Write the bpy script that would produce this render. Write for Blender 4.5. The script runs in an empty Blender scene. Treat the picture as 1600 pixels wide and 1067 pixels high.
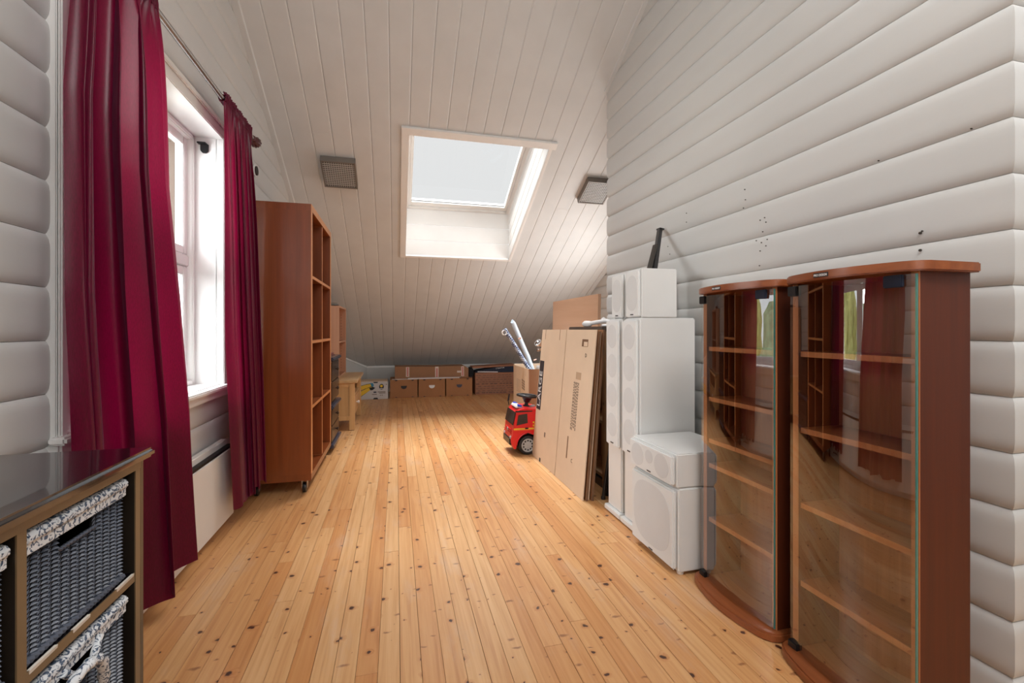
import bpy, bmesh, math, random
from mathutils import Vector, Matrix
random.seed(7)
S = bpy.context.scene
COL = S.collection
PI = math.pi
# ------------------------------------------------------------------ camera
YAW = math.atan(181/711)
cam_d = bpy.data.cameras.new('camera'); cam_d.sensor_width = 36; cam_d.lens = 711/1600*36
cam_d.shift_y = -18.5/1600; cam_d.clip_start = 0.02; cam_d.clip_end = 200
cam = bpy.data.objects.new('camera', cam_d); COL.objects.link(cam)
cam.location = (0, 0, 1.0); cam.rotation_euler = (PI/2, 0, -YAW); S.camera = cam
# ------------------------------------------------------------------ light
S.view_settings.view_transform = 'Standard'; S.view_settings.look = 'None'
S.view_settings.gamma = 1; S.view_settings.use_curve_mapping = False
S.view_settings.exposure = 0.8
W = bpy.data.worlds.new('sky'); S.world = W; W.use_nodes = True
wn = W.node_tree.nodes; bgn = wn['Background']
bgn.inputs[0].default_value = (0.93, 0.97, 1.0, 1); bgn.inputs[1].default_value = 1.6
def area(name, loc, rot, sx, sy, power, color=(1, 1, 1)):
    d = bpy.data.lights.new(name, 'AREA'); d.shape = 'RECTANGLE'; d.size = sx; d.size_y = sy
    d.energy = power; d.color = color
    o = bpy.data.objects.new(name, d); COL.objects.link(o); o.location = loc; o.rotation_euler = rot
    return o
# added fill lights behind the camera
area('rear_fill_light', (0.2, -2.3, 2.0), (math.radians(100), 0, 0), 2.0, 1.0, 12, (1.0, 0.985, 0.96))
area('overhead_fill_light', (0.75, -0.25, 2.95), (math.radians(14), 0, 0), 1.3, 1.1, 30, (1.0, 0.99, 0.975))  # added overhead fill to brighten the foreground floor
# daylight of the right-hand alcove, beyond the corner of the right wall
area('alcove_window_light', (2.40, 4.3, 1.0), (0, math.radians(90), math.radians(-14)), 1.2, 1.6, 24, (1.0, 0.99, 0.97))
# overcast daylight falling into the skylight and the gable window
area('skylight_daylight', (0.66, 4.9, 5.3), (math.radians(-12), 0, 0), 2.6, 2.2, 1300, (0.97, 0.985, 1.0))
area('window_daylight', (-1.75, 2.1, 1.75), (0, math.radians(-72), 0), 1.1, 1.1, 48, (0.97, 0.985, 1.0))

# ------------------------------------------------------------------ materials
def lin(c):
    return tuple(((x/255)/12.92 if x/255 <= .04045 else ((x/255+.055)/1.055)**2.4) for x in c)
def newmat(name):
    m = bpy.data.materials.new(name); m.use_nodes = True
    n = m.node_tree.nodes; l = m.node_tree.links
    return m, n, l, n['Principled BSDF']
def N(n, t, **k):
    x = n.new(t)
    for a, b in k.items(): setattr(x, a, b)
    return x
def ramp(n, stops):
    r = n.new('ShaderNodeValToRGB'); e = r.color_ramp.elements
    while len(e) < len(stops): e.new(0.5)
    for i, (p, c) in enumerate(stops):
        e[i].position = p; e[i].color = (c[0], c[1], c[2], 1) if hasattr(c, '__len__') else (c, c, c, 1)
    return r
def paint(name, rgb, rough=.5, var=.05, bump=0.0, bscale=60, metal=0, coat=0, spec=.5, stretch=(1, 1, 1)):
    """plain surface with a faint procedural unevenness in colour and relief"""
    m, n, l, b = newmat(name)
    c = lin(rgb)
    tc = N(n, 'ShaderNodeTexCoord'); mp = N(n, 'ShaderNodeMapping'); mp.inputs[3].default_value = stretch
    l.new(tc.outputs['Object'], mp.inputs[0])
    no = N(n, 'ShaderNodeTexNoise'); no.inputs['Scale'].default_value = 6; no.inputs['Detail'].default_value = 5
    l.new(mp.outputs[0], no.inputs['Vector'])
    r = ramp(n, [(.3, [x*(1-var) for x in c]), (.7, [min(1, x*(1+var)) for x in c])])
    l.new(no.outputs[0], r.inputs[0]); l.new(r.outputs[0], b.inputs['Base Color'])
    b.inputs['Roughness'].default_value = rough; b.inputs['Metallic'].default_value = metal
    b.inputs['Coat Weight'].default_value = coat; b.inputs['Specular IOR Level'].default_value = spec
    if bump:
        n2 = N(n, 'ShaderNodeTexNoise'); n2.inputs['Scale'].default_value = bscale; n2.inputs['Detail'].default_value = 4
        l.new(mp.outputs[0], n2.inputs['Vector'])
        bu = N(n, 'ShaderNodeBump'); bu.inputs['Strength'].default_value = bump; bu.inputs['Distance'].default_value = .002
        l.new(n2.outputs[0], bu.inputs['Height']); l.new(bu.outputs[0], b.inputs['Normal'])
    return m
def wood(name, dark, light, axis='Z', scale=1.0, rough=.35, coat=.2, contrast=.5, knots=0, bump=.1):
    """straight-grained veneer or board, grain along one axis"""
    m, n, l, b = newmat(name)
    tc = N(n, 'ShaderNodeTexCoord'); oi = N(n, 'ShaderNodeObjectInfo')
    add = N(n, 'ShaderNodeVectorMath', operation='MULTIPLY_ADD')
    add.inputs[1].default_value = (1, 1, 1)
    sc = N(n, 'ShaderNodeVectorMath', operation='SCALE'); sc.inputs[0].default_value = (7.3, 5.1, 9.7)
    l.new(oi.outputs['Random'], sc.inputs['Scale'])
    l.new(tc.outputs['Object'], add.inputs[0]); l.new(sc.outputs[0], add.inputs[2])
    mp = N(n, 'ShaderNodeMapping')
    s = {'X': (1.2, 28, 28), 'Y': (28, 1.2, 28), 'Z': (28, 28, 1.2)}[axis]
    mp.inputs[3].default_value = tuple(v*scale for v in s)
    l.new(add.outputs[0], mp.inputs[0])
    no = N(n, 'ShaderNodeTexNoise'); no.inputs['Scale'].default_value = 1.0; no.inputs['Detail'].default_value = 6
    no.inputs['Roughness'].default_value = .6; no.inputs['Distortion'].default_value = .6
    l.new(mp.outputs[0], no.inputs['Vector'])
    r = ramp(n, [(.5-contrast*.5, lin(dark)), (.5+contrast*.5, lin(light))])
    l.new(no.outputs[0], r.inputs[0]); out = r.outputs[0]
    # slow tone drift
    n3 = N(n, 'ShaderNodeTexNoise'); n3.inputs['Scale'].default_value = .12; l.new(mp.outputs[0], n3.inputs['Vector'])
    r3 = ramp(n, [(.3, .84), (.7, 1.0)]); l.new(n3.outputs[0], r3.inputs[0])
    mx = N(n, 'ShaderNodeMix', data_type='RGBA', blend_type='MULTIPLY'); mx.inputs[0].default_value = 1
    l.new(out, mx.inputs[6]); l.new(r3.outputs[0], mx.inputs[7]); out = mx.outputs[2]
    if knots:
        vo = N(n, 'ShaderNodeTexVoronoi'); vo.inputs['Scale'].default_value = knots; l.new(add.outputs[0], vo.inputs['Vector'])
        rk = ramp(n, [(.07, 1.0), (.11, 0.0)]); l.new(vo.outputs['Distance'], rk.inputs[0])
        mk = N(n, 'ShaderNodeMix', data_type='RGBA'); l.new(rk.outputs[0], mk.inputs[0]); l.new(out, mk.inputs[6])
        mk.inputs[7].default_value = (*[x*.35 for x in lin(dark)], 1); out = mk.outputs[2]
    l.new(out, b.inputs['Base Color'])
    b.inputs['Roughness'].default_value = rough; b.inputs['Coat Weight'].default_value = coat; b.inputs['Coat Roughness'].default_value = .15
    bu = N(n, 'ShaderNodeBump'); bu.inputs['Strength'].default_value = bump; bu.inputs['Distance'].default_value = .001
    l.new(no.outputs[0], bu.inputs['Height']); l.new(bu.outputs[0], b.inputs['Normal'])
    return m
def floor_material():
    m, n, l, b = newmat('lacquered_pine_floor')
    tc = N(n, 'ShaderNodeTexCoord'); oi = N(n, 'ShaderNodeObjectInfo'); geo = N(n, 'ShaderNodeNewGeometry')
    sc = N(n, 'ShaderNodeVectorMath', operation='SCALE'); sc.inputs[0].default_value = (13.7, 31.1, 5.3)
    l.new(oi.outputs['Random'], sc.inputs['Scale'])
    ad = N(n, 'ShaderNodeVectorMath', operation='ADD'); l.new(tc.outputs['Object'], ad.inputs[0]); l.new(sc.outputs[0], ad.inputs[1])
    # knots
    vo = N(n, 'ShaderNodeTexVoronoi', voronoi_dimensions='2D'); vo.inputs['Scale'].default_value = 8.0; vo.inputs['Randomness'].default_value = 1
    nd = N(n, 'ShaderNodeTexNoise'); nd.inputs['Scale'].default_value = 45
    l.new(ad.outputs[0], nd.inputs['Vector'])
    ds = N(n, 'ShaderNodeVectorMath', operation='MULTIPLY_ADD'); ds.inputs[1].default_value = (.022, .016, 0)
    l.new(nd.outputs['Color'], ds.inputs[0]); l.new(ad.outputs[0], ds.inputs[2])
    l.new(ds.outputs[0], vo.inputs['Vector'])
    sep = N(n, 'ShaderNodeSeparateColor'); l.new(vo.outputs['Color'], sep.inputs[0])
    # radius per cell: many cells have none
    rr = N(n, 'ShaderNodeMapRange'); rr.inputs[1].default_value = .15; rr.inputs[2].default_value = 1.0
    rr.inputs[3].default_value = 0.012; rr.inputs[4].default_value = .10
    l.new(sep.outputs[0], rr.inputs[0])
    df = N(n, 'ShaderNodeMath', operation='DIVIDE'); l.new(vo.outputs['Distance'], df.inputs[0]); l.new(rr.outputs[0], df.inputs[1])
    kn = ramp(n, [(.60, 1.0), (1.0, 0.0)]); l.new(df.outputs[0], kn.inputs[0])
    half = N(n, 'ShaderNodeMath', operation='MULTIPLY'); half.inputs[1].default_value = .38; l.new(df.outputs[0], half.inputs[0])
    halo = ramp(n, [(.30, 1.0), (.85, 0.0)]); l.new(half.outputs[0], halo.inputs[0])
    # grain, bent around the knots
    mp = N(n, 'ShaderNodeMapping'); mp.inputs[3].default_value = (60, 2.2, 1); l.new(ad.outputs[0], mp.inputs[0])
    hv = N(n, 'ShaderNodeVectorMath', operation='SCALE'); hv.inputs[0].default_value = (2.2, .4, 0); l.new(halo.outputs[0], hv.inputs['Scale'])
    av = N(n, 'ShaderNodeVectorMath', operation='ADD'); l.new(mp.outputs[0], av.inputs[0]); l.new(hv.outputs[0], av.inputs[1])
    g = N(n, 'ShaderNodeTexNoise'); g.inputs['Scale'].default_value = 1; g.inputs['Detail'].default_value = 5; g.inputs['Distortion'].default_value = .8
    l.new(av.outputs[0], g.inputs['Vector'])
    gr = ramp(n, [(.20, lin((195, 141, 90))), (.50, lin((216, 169, 118))), (.80, lin((227, 186, 137)))])
    l.new(g.outputs[0], gr.inputs[0])
    # board tone
    br = ramp(n, [(0, lin((238, 214, 190))), (.5, lin((252, 243, 232))), (1, (1, 1, 1))]); l.new(oi.outputs['Random'], br.inputs[0])
    m1 = N(n, 'ShaderNodeMix', data_type='RGBA', blend_type='MULTIPLY'); m1.inputs[0].default_value = 1
    l.new(gr.outputs[0], m1.inputs[6]); l.new(br.outputs[0], m1.inputs[7])
    # halo + knot
    m2 = N(n, 'ShaderNodeMix', data_type='RGBA'); hm = N(n, 'ShaderNodeMath', operation='MULTIPLY'); hm.inputs[1].default_value = .45
    l.new(halo.outputs[0], hm.inputs[0]); l.new(hm.outputs[0], m2.inputs[0]); l.new(m1.outputs[2], m2.inputs[6]); m2.inputs[7].default_value = (*lin((186, 112, 56)), 1)
    m3 = N(n, 'ShaderNodeMix', data_type='RGBA'); l.new(kn.outputs[0], m3.inputs[0]); l.new(m2.outputs[2], m3.inputs[6]); m3.inputs[7].default_value = (*lin((70, 36, 22)), 1)
    # short dark flecks lying across the grain
    fm = N(n, 'ShaderNodeMapping'); fm.inputs[3].default_value = (16, 42, 1); l.new(ds.outputs[0], fm.inputs[0])
    fv = N(n, 'ShaderNodeTexVoronoi', voronoi_dimensions='2D'); fv.inputs['Scale'].default_value = .55; l.new(fm.outputs[0], fv.inputs['Vector'])
    fs = N(n, 'ShaderNodeSeparateColor'); l.new(fv.outputs['Color'], fs.inputs[0])
    fr_ = N(n, 'ShaderNodeMapRange'); fr_.inputs[1].default_value = .72; fr_.inputs[2].default_value = 1.0; fr_.inputs[3].default_value = .001; fr_.inputs[4].default_value = .19
    l.new(fs.outputs[1], fr_.inputs[0])
    fd = N(n, 'ShaderNodeMath', operation='DIVIDE'); l.new(fv.outputs['Distance'], fd.inputs[0]); l.new(fr_.outputs[0], fd.inputs[1])
    fk = ramp(n, [(.35, .75), (1.0, 0.0)]); l.new(fd.outputs[0], fk.inputs[0])
    mf = N(n, 'ShaderNodeMix', data_type='RGBA'); l.new(fk.outputs[0], mf.inputs[0]); l.new(m3.outputs[2], mf.inputs[6]); mf.inputs[7].default_value = (*lin((128, 72, 40)), 1)
    m3 = mf
    # worn grey scuffs
    wv = N(n, 'ShaderNodeMapping'); wv.inputs[3].default_value = (6.5, 1.6, 1); l.new(geo.outputs['Position'], wv.inputs[0])
    wno = N(n, 'ShaderNodeTexNoise'); wno.inputs['Scale'].default_value = 1.0; wno.inputs['Detail'].default_value = 7; wno.inputs['Roughness'].default_value = .7
    l.new(wv.outputs[0], wno.inputs['Vector'])
    wr = ramp(n, [(.54, 0.0), (.74, .45)]); l.new(wno.outputs[0], wr.inputs[0])
    m4 = N(n, 'ShaderNodeMix', data_type='RGBA'); l.new(wr.outputs[0], m4.inputs[0]); l.new(m3.outputs[2], m4.inputs[6]); m4.inputs[7].default_value = (*lin((202, 184, 168)), 1)
    l.new(m4.outputs[2], b.inputs['Base Color'])
    rg = ramp(n, [(.3, .30), (.7, .46)]); l.new(wno.outputs[0], rg.inputs[0]); l.new(rg.outputs[0], b.inputs['Roughness'])
    b.inputs['Coat Weight'].default_value = .25; b.inputs['Coat Roughness'].default_value = .22
    bu = N(n, 'ShaderNodeBump'); bu.inputs['Strength'].default_value = .12; bu.inputs['Distance'].default_value = .0006
    l.new(g.outputs[0], bu.inputs['Height']); l.new(bu.outputs[0], b.inputs['Normal'])
    return m
def curtain_material():
    m, n, l, b = newmat('crimson_satin')
    tc = N(n, 'ShaderNodeTexCoord'); mp = N(n, 'ShaderNodeMapping'); mp.inputs[3].default_value = (300, 300, 40); l.new(tc.outputs['Object'], mp.inputs[0])
    no = N(n, 'ShaderNodeTexNoise'); no.inputs['Scale'].default_value = 2; l.new(mp.outputs[0], no.inputs['Vector'])
    r = ramp(n, [(.3, lin((70, 0, 26))), (.7, lin((98, 2, 42)))]); l.new(no.outputs[0], r.inputs[0]); l.new(r.outputs[0], b.inputs['Base Color'])
    b.inputs['Roughness'].default_value = .36; b.inputs['Sheen Weight'].default_value = .12; b.inputs['Sheen Tint'].default_value = (.85, .55, .9, 1); b.inputs['Sheen Roughness'].default_value = .35
    b.inputs['Specular IOR Level'].default_value = .3
    t = N(n, 'ShaderNodeBsdfTranslucent'); t.inputs[0].default_value = (*lin((215, 8, 84)), 1)
    mx = N(n, 'ShaderNodeMixShader'); mx.inputs[0].default_value = .055
    l.new(b.outputs[0], mx.inputs[1]); l.new(t.outputs[0], mx.inputs[2]); l.new(mx.outputs[0], n['Material Output'].inputs[0])
    return m
def glass(name, tint=(1, 1, 1), ior=1.5, rough=0.0, base=0.0):
    m, n, l, b = newmat(name)
    n.remove(b)
    tr = N(n, 'ShaderNodeBsdfTransparent'); tr.inputs[0].default_value = (*tint, 1)
    gl = N(n, 'ShaderNodeBsdfGlossy'); gl.inputs['Roughness'].default_value = rough
    # Schlick reflectance of a thin two-sided pane
    f0 = 2*((ior-1)/(ior+1))**2
    ge = N(n, 'ShaderNodeNewGeometry'); dt = N(n, 'ShaderNodeVectorMath', operation='DOT_PRODUCT')
    l.new(ge.outputs['Normal'], dt.inputs[0]); l.new(ge.outputs['Incoming'], dt.inputs[1])
    ab = N(n, 'ShaderNodeMath', operation='ABSOLUTE'); l.new(dt.outputs['Value'], ab.inputs[0])
    om = N(n, 'ShaderNodeMath', operation='SUBTRACT'); om.inputs[0].default_value = 1; l.new(ab.outputs[0], om.inputs[1])
    pw = N(n, 'ShaderNodeMath', operation='POWER'); l.new(om.outputs[0], pw.inputs[0]); pw.inputs[1].default_value = 5
    fr = N(n, 'ShaderNodeMath', operation='MULTIPLY_ADD'); l.new(pw.outputs[0], fr.inputs[0]); fr.inputs[1].default_value = 1-f0; fr.inputs[2].default_value = f0
    mx = N(n, 'ShaderNodeMixShader'); l.new(fr.outputs[0], mx.inputs[0]); l.new(tr.outputs[0], mx.inputs[1]); l.new(gl.outputs[0], mx.inputs[2])
    l.new(mx.outputs[0], n['Material Output'].inputs[0])
    return m
def floral(name):
    m, n, l, b = newmat(name)
    tc = N(n, 'ShaderNodeTexCoord')
    no = N(n, 'ShaderNodeTexNoise'); no.inputs['Scale'].default_value = 75; no.inputs['Detail'].default_value = 2; no.inputs['Distortion'].default_value = 2.5
    l.new(tc.outputs['Object'], no.inputs['Vector'])
    r = ramp(n, [(.50, lin((214, 218, 222))), (.56, lin((70, 86, 108)))]); l.new(no.outputs[0], r.inputs[0]); l.new(r.outputs[0], b.inputs['Base Color'])
    b.inputs['Roughness'].default_value = .8
    return m
M = {}
M['wall'] = paint('white_painted_panelling', (205, 205, 203), .42, .03, .12, 40, stretch=(1, .3, 1))
M['ceil'] = paint('white_painted_ceiling_boards', (212, 214, 214), .5, .03, .10, 40)
M['trim'] = paint('white_gloss_trim', (236, 236, 234), .3, .02)
M['gap'] = paint('dark_joint', (62, 56, 50), .9, .1)
M['floor'] = floor_material()
M['cherry'] = wood('cherry_veneer', (96, 44, 20), (142, 74, 36), 'Z', 1.3, .3, .3, .7)
M['cherry_shade'] = wood('cherry_shaded_side', (74, 28, 6), (102, 42, 12), 'Z', 1.3, .55, .0, .7)  # same cherry, darkened to paint in the shade on the cabinet sides
M['cherry_y'] = wood('cherry_veneer_shelf', (120, 62, 32), (168, 96, 54), 'Y', 1.3, .35, .2, .7)
M['cherry_lt'] = wood('cherry_edge_band', (188, 112, 66), (214, 142, 94), 'Z', 1, .35, .2, .6)
M['cherry_back'] = wood('cherry_back_board', (152, 84, 46), (196, 122, 74), 'Z', 1.5, .45, .1, .7)
M['book'] = wood('reddish_veneer', (106, 50, 20), (150, 78, 36), 'Z', .8, .32, .3, .7)
M['book_lt'] = wood('veneer_front_edge', (204, 132, 78), (224, 158, 104), 'Z', 1, .35, .2, .6)
M['beech'] = wood('pale_beech_foil', (196, 146, 118), (214, 168, 140), 'Z', .8, .45, .1, .6)
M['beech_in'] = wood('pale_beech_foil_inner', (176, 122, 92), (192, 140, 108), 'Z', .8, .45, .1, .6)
M['pine'] = wood('oiled_birch', (206, 160, 104), (232, 192, 140), 'Z', .8, .45, .1, .6)
M['pine_y'] = wood('oiled_birch_top', (196, 156, 108), (226, 192, 146), 'Y', .8, .4, .1, .6)
M['kpine'] = wood('knotty_pine', (170, 130, 92), (200, 162, 120), 'Z', .8, .5, .05, .6, knots=9)
M['darkw'] = wood('dark_stained_wood', (38, 26, 20), (70, 50, 38), 'Z', 1, .35, .3, .6)
M['darkrail'] = paint('slate_blue_lacquer', (58, 62, 78), .3, .1, coat=.3)
M['dtop'] = wood('grey_brown_worn_top', (78, 66, 58), (112, 98, 88), 'Y', 1, .3, .2, .6)
M['ply'] = wood('pale_plywood', (196, 152, 120), (216, 178, 148), 'Y', .4, .4, .1, .6)
M['card'] = paint('kraft_cardboard', (220, 195, 168), .85, .03, .1, 120)
M['card_d'] = paint('brown_cardboard', (158, 110, 72), .85, .05, .1, 120)
M['card_m'] = paint('mid_brown_cardboard', (148, 108, 78), .85, .04, .1, 120)
M['card_p'] = paint('printed_brown_cardboard', (150, 104, 80), .85, .08, .1, 120)
M['card_e'] = paint('corrugated_edge', (120, 88, 64), .9, .2, .3, 200)
M['ink'] = paint('printing_ink', (46, 40, 44), .7, .05)
M['ink_soft'] = paint('faded_printing_ink', (118, 100, 88), .8, .05)
M['ink_red'] = paint('red_printing_ink', (190, 60, 56), .7, .05)
M['ink_w'] = paint('white_lettering', (228, 228, 228), .6, .02)
M['black'] = paint('black_plastic', (22, 22, 24), .35, .1)
M['blackm'] = paint('black_cloth', (26, 27, 32), .9, .1)
M['navy'] = paint('navy_cloth', (24, 32, 52), .8, .1)
M['lacq'] = paint('black_lacquer', (16, 12, 16), .16, .2, 0, coat=.8)
M['lacq2'] = paint('black_satin_frame', (34, 28, 22), .30, .2, .1, 30, coat=.3)
M['front_sheen'] = paint('frame_front_reflection', (104, 86, 62), .35, .1, .1, 30, coat=.2)  # orange floor mirrored in the black gloss fronts, put into the colour
M['chip'] = paint('chipped_paint', (212, 204, 194), .8, .05)
M['wicker'] = paint('dark_wicker', (74, 80, 93), .33, .25, .2, 200)
M['wick_in'] = paint('wicker_inside', (22, 20, 20), .8, .2)
M['floral'] = floral('blue_white_floral_cotton')
M['curtain'] = curtain_material()
M['steel'] = paint('brushed_metal', (170, 168, 168), .3, .05, metal=1)
M['chrome'] = paint('chrome', (220, 220, 222), .12, .02, metal=1)
M['maroon'] = paint('maroon_finial', (84, 34, 38), .3, .15, coat=.4)
M['spk'] = paint('white_speaker_lacquer', (226, 226, 224), .38, .015)
M['grille'] = paint('white_speaker_cloth', (226, 227, 226), .9, .02, .5, 600)
M['driver'] = paint('grille_over_driver', (213, 214, 214), .9, .03, .5, 600)
M['heater'] = paint('white_heater_enamel', (226, 225, 222), .35, .02)
M['fix'] = paint('grey_lamp_housing', (128, 122, 116), .4, .04, metal=.2)
M['fixg'] = paint('lamp_prism_dark', (96, 92, 86), .35, .1)
M['fixl'] = paint('lamp_prism_light', (196, 194, 190), .25, .05)
M['red'] = paint('red_toy_plastic', (214, 22, 28), .28, .03, coat=.3)
M['yellow'] = paint('yellow_sticker', (232, 190, 50), .5, .03)
M['orange'] = paint('orange_sticker', (226, 120, 40), .5, .03)
M['blue'] = paint('blue_beacon', (30, 84, 214), .2, .05, coat=.6)
M['silver'] = paint('silver_toy_plastic', (176, 178, 180), .35, .04)
M['tyre'] = paint('toy_tyre', (26, 25, 26), .6, .1)
M['window_dark'] = paint('dark_sticker_window', (44, 36, 34), .25, .05, coat=.3)
M['bluef'] = None
M['plaid_w'] = paint('pale_blue_wrap', (206, 222, 236), .6, .05)
M['white'] = paint('white_plastic', (232, 232, 232), .4, .02)
M['green_edge'] = paint('green_glass_edge', (70, 128, 120), .15, .05, coat=.5)
M['glass'] = glass('cabinet_glass', (.90, .93, .93), 2.05)
M['pane'] = glass('window_glass', (.95, .97, .97), 1.45)
M['skypane'] = glass('overcast_skylight_glass', (.30, .293, .285), 1.2)
M['bark'] = wood('brown_outdoor_timber', (48, 32, 20), (82, 58, 36), 'Z', .5, .7, 0, .7)
M['leaf_y'] = paint('yellow_green_leaves', (196, 192, 120), .8, .35, .6, 12)
M['leaf_g'] = paint('green_leaves', (136, 158, 122), .8, .35, .6, 12)
def plaid():
    m, n, l, b = newmat('blue_checked_wrap')
    tc = N(n, 'ShaderNodeTexCoord'); ck = N(n, 'ShaderNodeTexChecker'); ck.inputs['Scale'].default_value = 60
    ck.inputs[1].default_value = (*lin((38, 58, 110)), 1); ck.inputs[2].default_value = (*lin((196, 212, 232)), 1)
    l.new(tc.outputs['Object'], ck.inputs[0]); l.new(ck.outputs[0], b.inputs['Base Color']); b.inputs['Roughness'].default_value = .6
    return m
M['bluef'] = plaid()

# ------------------------------------------------------------------ geometry helpers
class G:
    def __init__(s): s.v = []; s.f = []; s.mi = []; s.m = 0
    def add(s, vs, fs):
        k = len(s.v); s.v += [Vector(p) for p in vs]
        for f in fs: s.f.append([i+k for i in f]); s.mi.append(s.m)
        return s
    def box(s, x0, x1, y0, y1, z0, z1):
        return s.add([(x0, y0, z0), (x1, y0, z0), (x1, y1, z0), (x0, y1, z0), (x0, y0, z1), (x1, y0, z1), (x1, y1, z1), (x0, y1, z1)],
                     [(0, 3, 2, 1), (4, 5, 6, 7), (0, 1, 5, 4), (1, 2, 6, 5), (2, 3, 7, 6), (3, 0, 4, 7)])
    def hexa(s, p):   # 8 points: bottom loop, top loop
        return s.add(p, [(0, 3, 2, 1), (4, 5, 6, 7), (0, 1, 5, 4), (1, 2, 6, 5), (2, 3, 7, 6), (3, 0, 4, 7)])
    def prism(s, pts, d):   # planar polygon + displacement vector
        n = len(pts); d = Vector(d); a = [Vector(p) for p in pts]
        return s.add(a+[p+d for p in a], [tuple(range(n))[::-1], tuple(range(n, 2*n))]+[(i, (i+1) % n, n+(i+1) % n, n+i) for i in range(n)])
    def tube(s, pts, r, seg=10, cap=True):
        pts = [Vector(p) for p in pts]; n = len(pts)
        rs = r if hasattr(r, '__len__') else [r]*n
        up = Vector((0, 0, 1)); vs = []
        d0 = (pts[1]-pts[0]).normalized()
        if abs(d0.dot(up)) > .95: up = Vector((1, 0, 0))
        for i, p in enumerate(pts):
            d = (pts[min(i+1, n-1)]-pts[max(i-1, 0)]).normalized()
            a = d.cross(up).normalized(); b = d.cross(a); up = -b if False else up
            for k in range(seg):
                t = 2*PI*k/seg; vs.append(p+(a*math.cos(t)+b*math.sin(t))*rs[i])
        fs = [(i*seg+k, i*seg+(k+1) % seg, (i+1)*seg+(k+1) % seg, (i+1)*seg+k) for i in range(n-1) for k in range(seg)]
        if cap: fs += [tuple(range(seg))[::-1], tuple(range((n-1)*seg, n*seg))]
        return s.add(vs, fs)
    def lathe(s, c, axis, prof, seg=24):   # prof [(radius, along)]
        c = Vector(c); ax = Vector(axis).normalized()
        u = ax.orthogonal().normalized(); w = ax.cross(u); vs = []
        for r, h in prof:
            for k in range(seg):
                t = 2*PI*k/seg; vs.append(c+ax*h+(u*math.cos(t)+w*math.sin(t))*max(r, 1e-5))
        n = len(prof)
        fs = [(i*seg+k, i*seg+(k+1) % seg, (i+1)*seg+(k+1) % seg, (i+1)*seg+k) for i in range(n-1) for k in range(seg)]
        fs += [tuple(range(seg))[::-1], tuple(range((n-1)*seg, n*seg))]
        return s.add(vs, fs)
    def cyl(s, a, b, r, seg=14): return s.tube([a, b], r, seg)
    def build(s, name, mat, parent=None, bevel=0, smooth=None, origin=None, seg=2, kind=None):
        off = Vector(origin) if origin is not None else (wloc(parent) if parent else Vector((0, 0, 0)))
        me = bpy.data.meshes.new(name)
        me.from_pydata([p-off for p in s.v], [], s.f)
        mats = mat if isinstance(mat, (list, tuple)) else [mat]
        for q in mats: me.materials.append(q)
        for p, i in zip(me.polygons, s.mi): p.material_index = i
        bm = bmesh.new(); bm.from_mesh(me)
        bmesh.ops.recalc_face_normals(bm, faces=bm.faces)
        if bevel:
            ed = [e for e in bm.edges if len(e.link_faces) == 2 and e.calc_face_angle(0) > .6]
            bmesh.ops.bevel(bm, geom=ed, offset=bevel, segments=seg, affect='EDGES', clamp_overlap=True)
        bm.to_mesh(me); bm.free()
        if smooth:
            for p in me.polygons: p.use_smooth = True
            me.set_sharp_from_angle(angle=smooth if smooth is not True else .7)
        o = bpy.data.objects.new(name, me); COL.objects.link(o)
        if parent: o.parent = parent
        elif origin is not None: o.location = off
        if kind: o['kind'] = kind
        return o
def wloc(o):
    v = Vector((0, 0, 0))
    while o: v += Vector(o.location); o = o.parent
    return v
def thing(name, loc, label, cat, group=None):
    o = bpy.data.objects.new(name, None); COL.objects.link(o); o.location = loc; o.empty_display_size = .1
    o['label'] = label; o['category'] = cat
    if group: o['group'] = group
    return o
def tag(o, label, cat, group=None):
    o['label'] = label; o['category'] = cat
    if group: o['group'] = group
    return o
def struct(name, loc=(0, 0, 0)):
    o = bpy.data.objects.new(name, None); COL.objects.link(o); o.location = loc; o['kind'] = 'structure'; return o
def copy_tree(o, parent=None, off=None):
    c = o.copy(); COL.objects.link(c)
    if parent: c.parent = parent
    for ch in list(o.children): copy_tree(ch, c)
    return c
def text(body, size, org, right, up, mat, parent, name='lettering', ext=.0004, align='LEFT', sx=1.0, bold=0):
    cu = bpy.data.curves.new(name, 'FONT'); cu.body = body; cu.size = size; cu.extrude = ext; cu.align_x = align; cu.offset = bold
    cu.resolution_u = 2
    t = bpy.data.objects.new('tmp', cu); COL.objects.link(t)
    me = bpy.data.meshes.new_from_object(t); bpy.data.objects.remove(t)
    r = Vector(right).normalized(); u = Vector(up).normalized(); nn = r.cross(u)
    off = wloc(parent) if parent else Vector((0, 0, 0))
    for v in me.vertices:
        c = v.co.copy(); v.co = Vector(org)+r*c.x*sx+u*c.y+nn*c.z-off
    me.materials.append(mat)
    o = bpy.data.objects.new(name, me); COL.objects.link(o)
    if parent: o.parent = parent
    return o

# ------------------------------------------------------------------ setting
XL, XR, XF, YK = -.885, 1.49, 2.47, 7.64
Z0, TA = 4.28, .5056
AL = math.atan(TA); CA, SA = math.cos(AL), math.sin(AL)
zc = lambda y: Z0-TA*y
RIDGE = 1.2
PITCH = .1417; ZS = 1.112-7*PITCH          # lowest log joint
YB = -2.45
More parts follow.
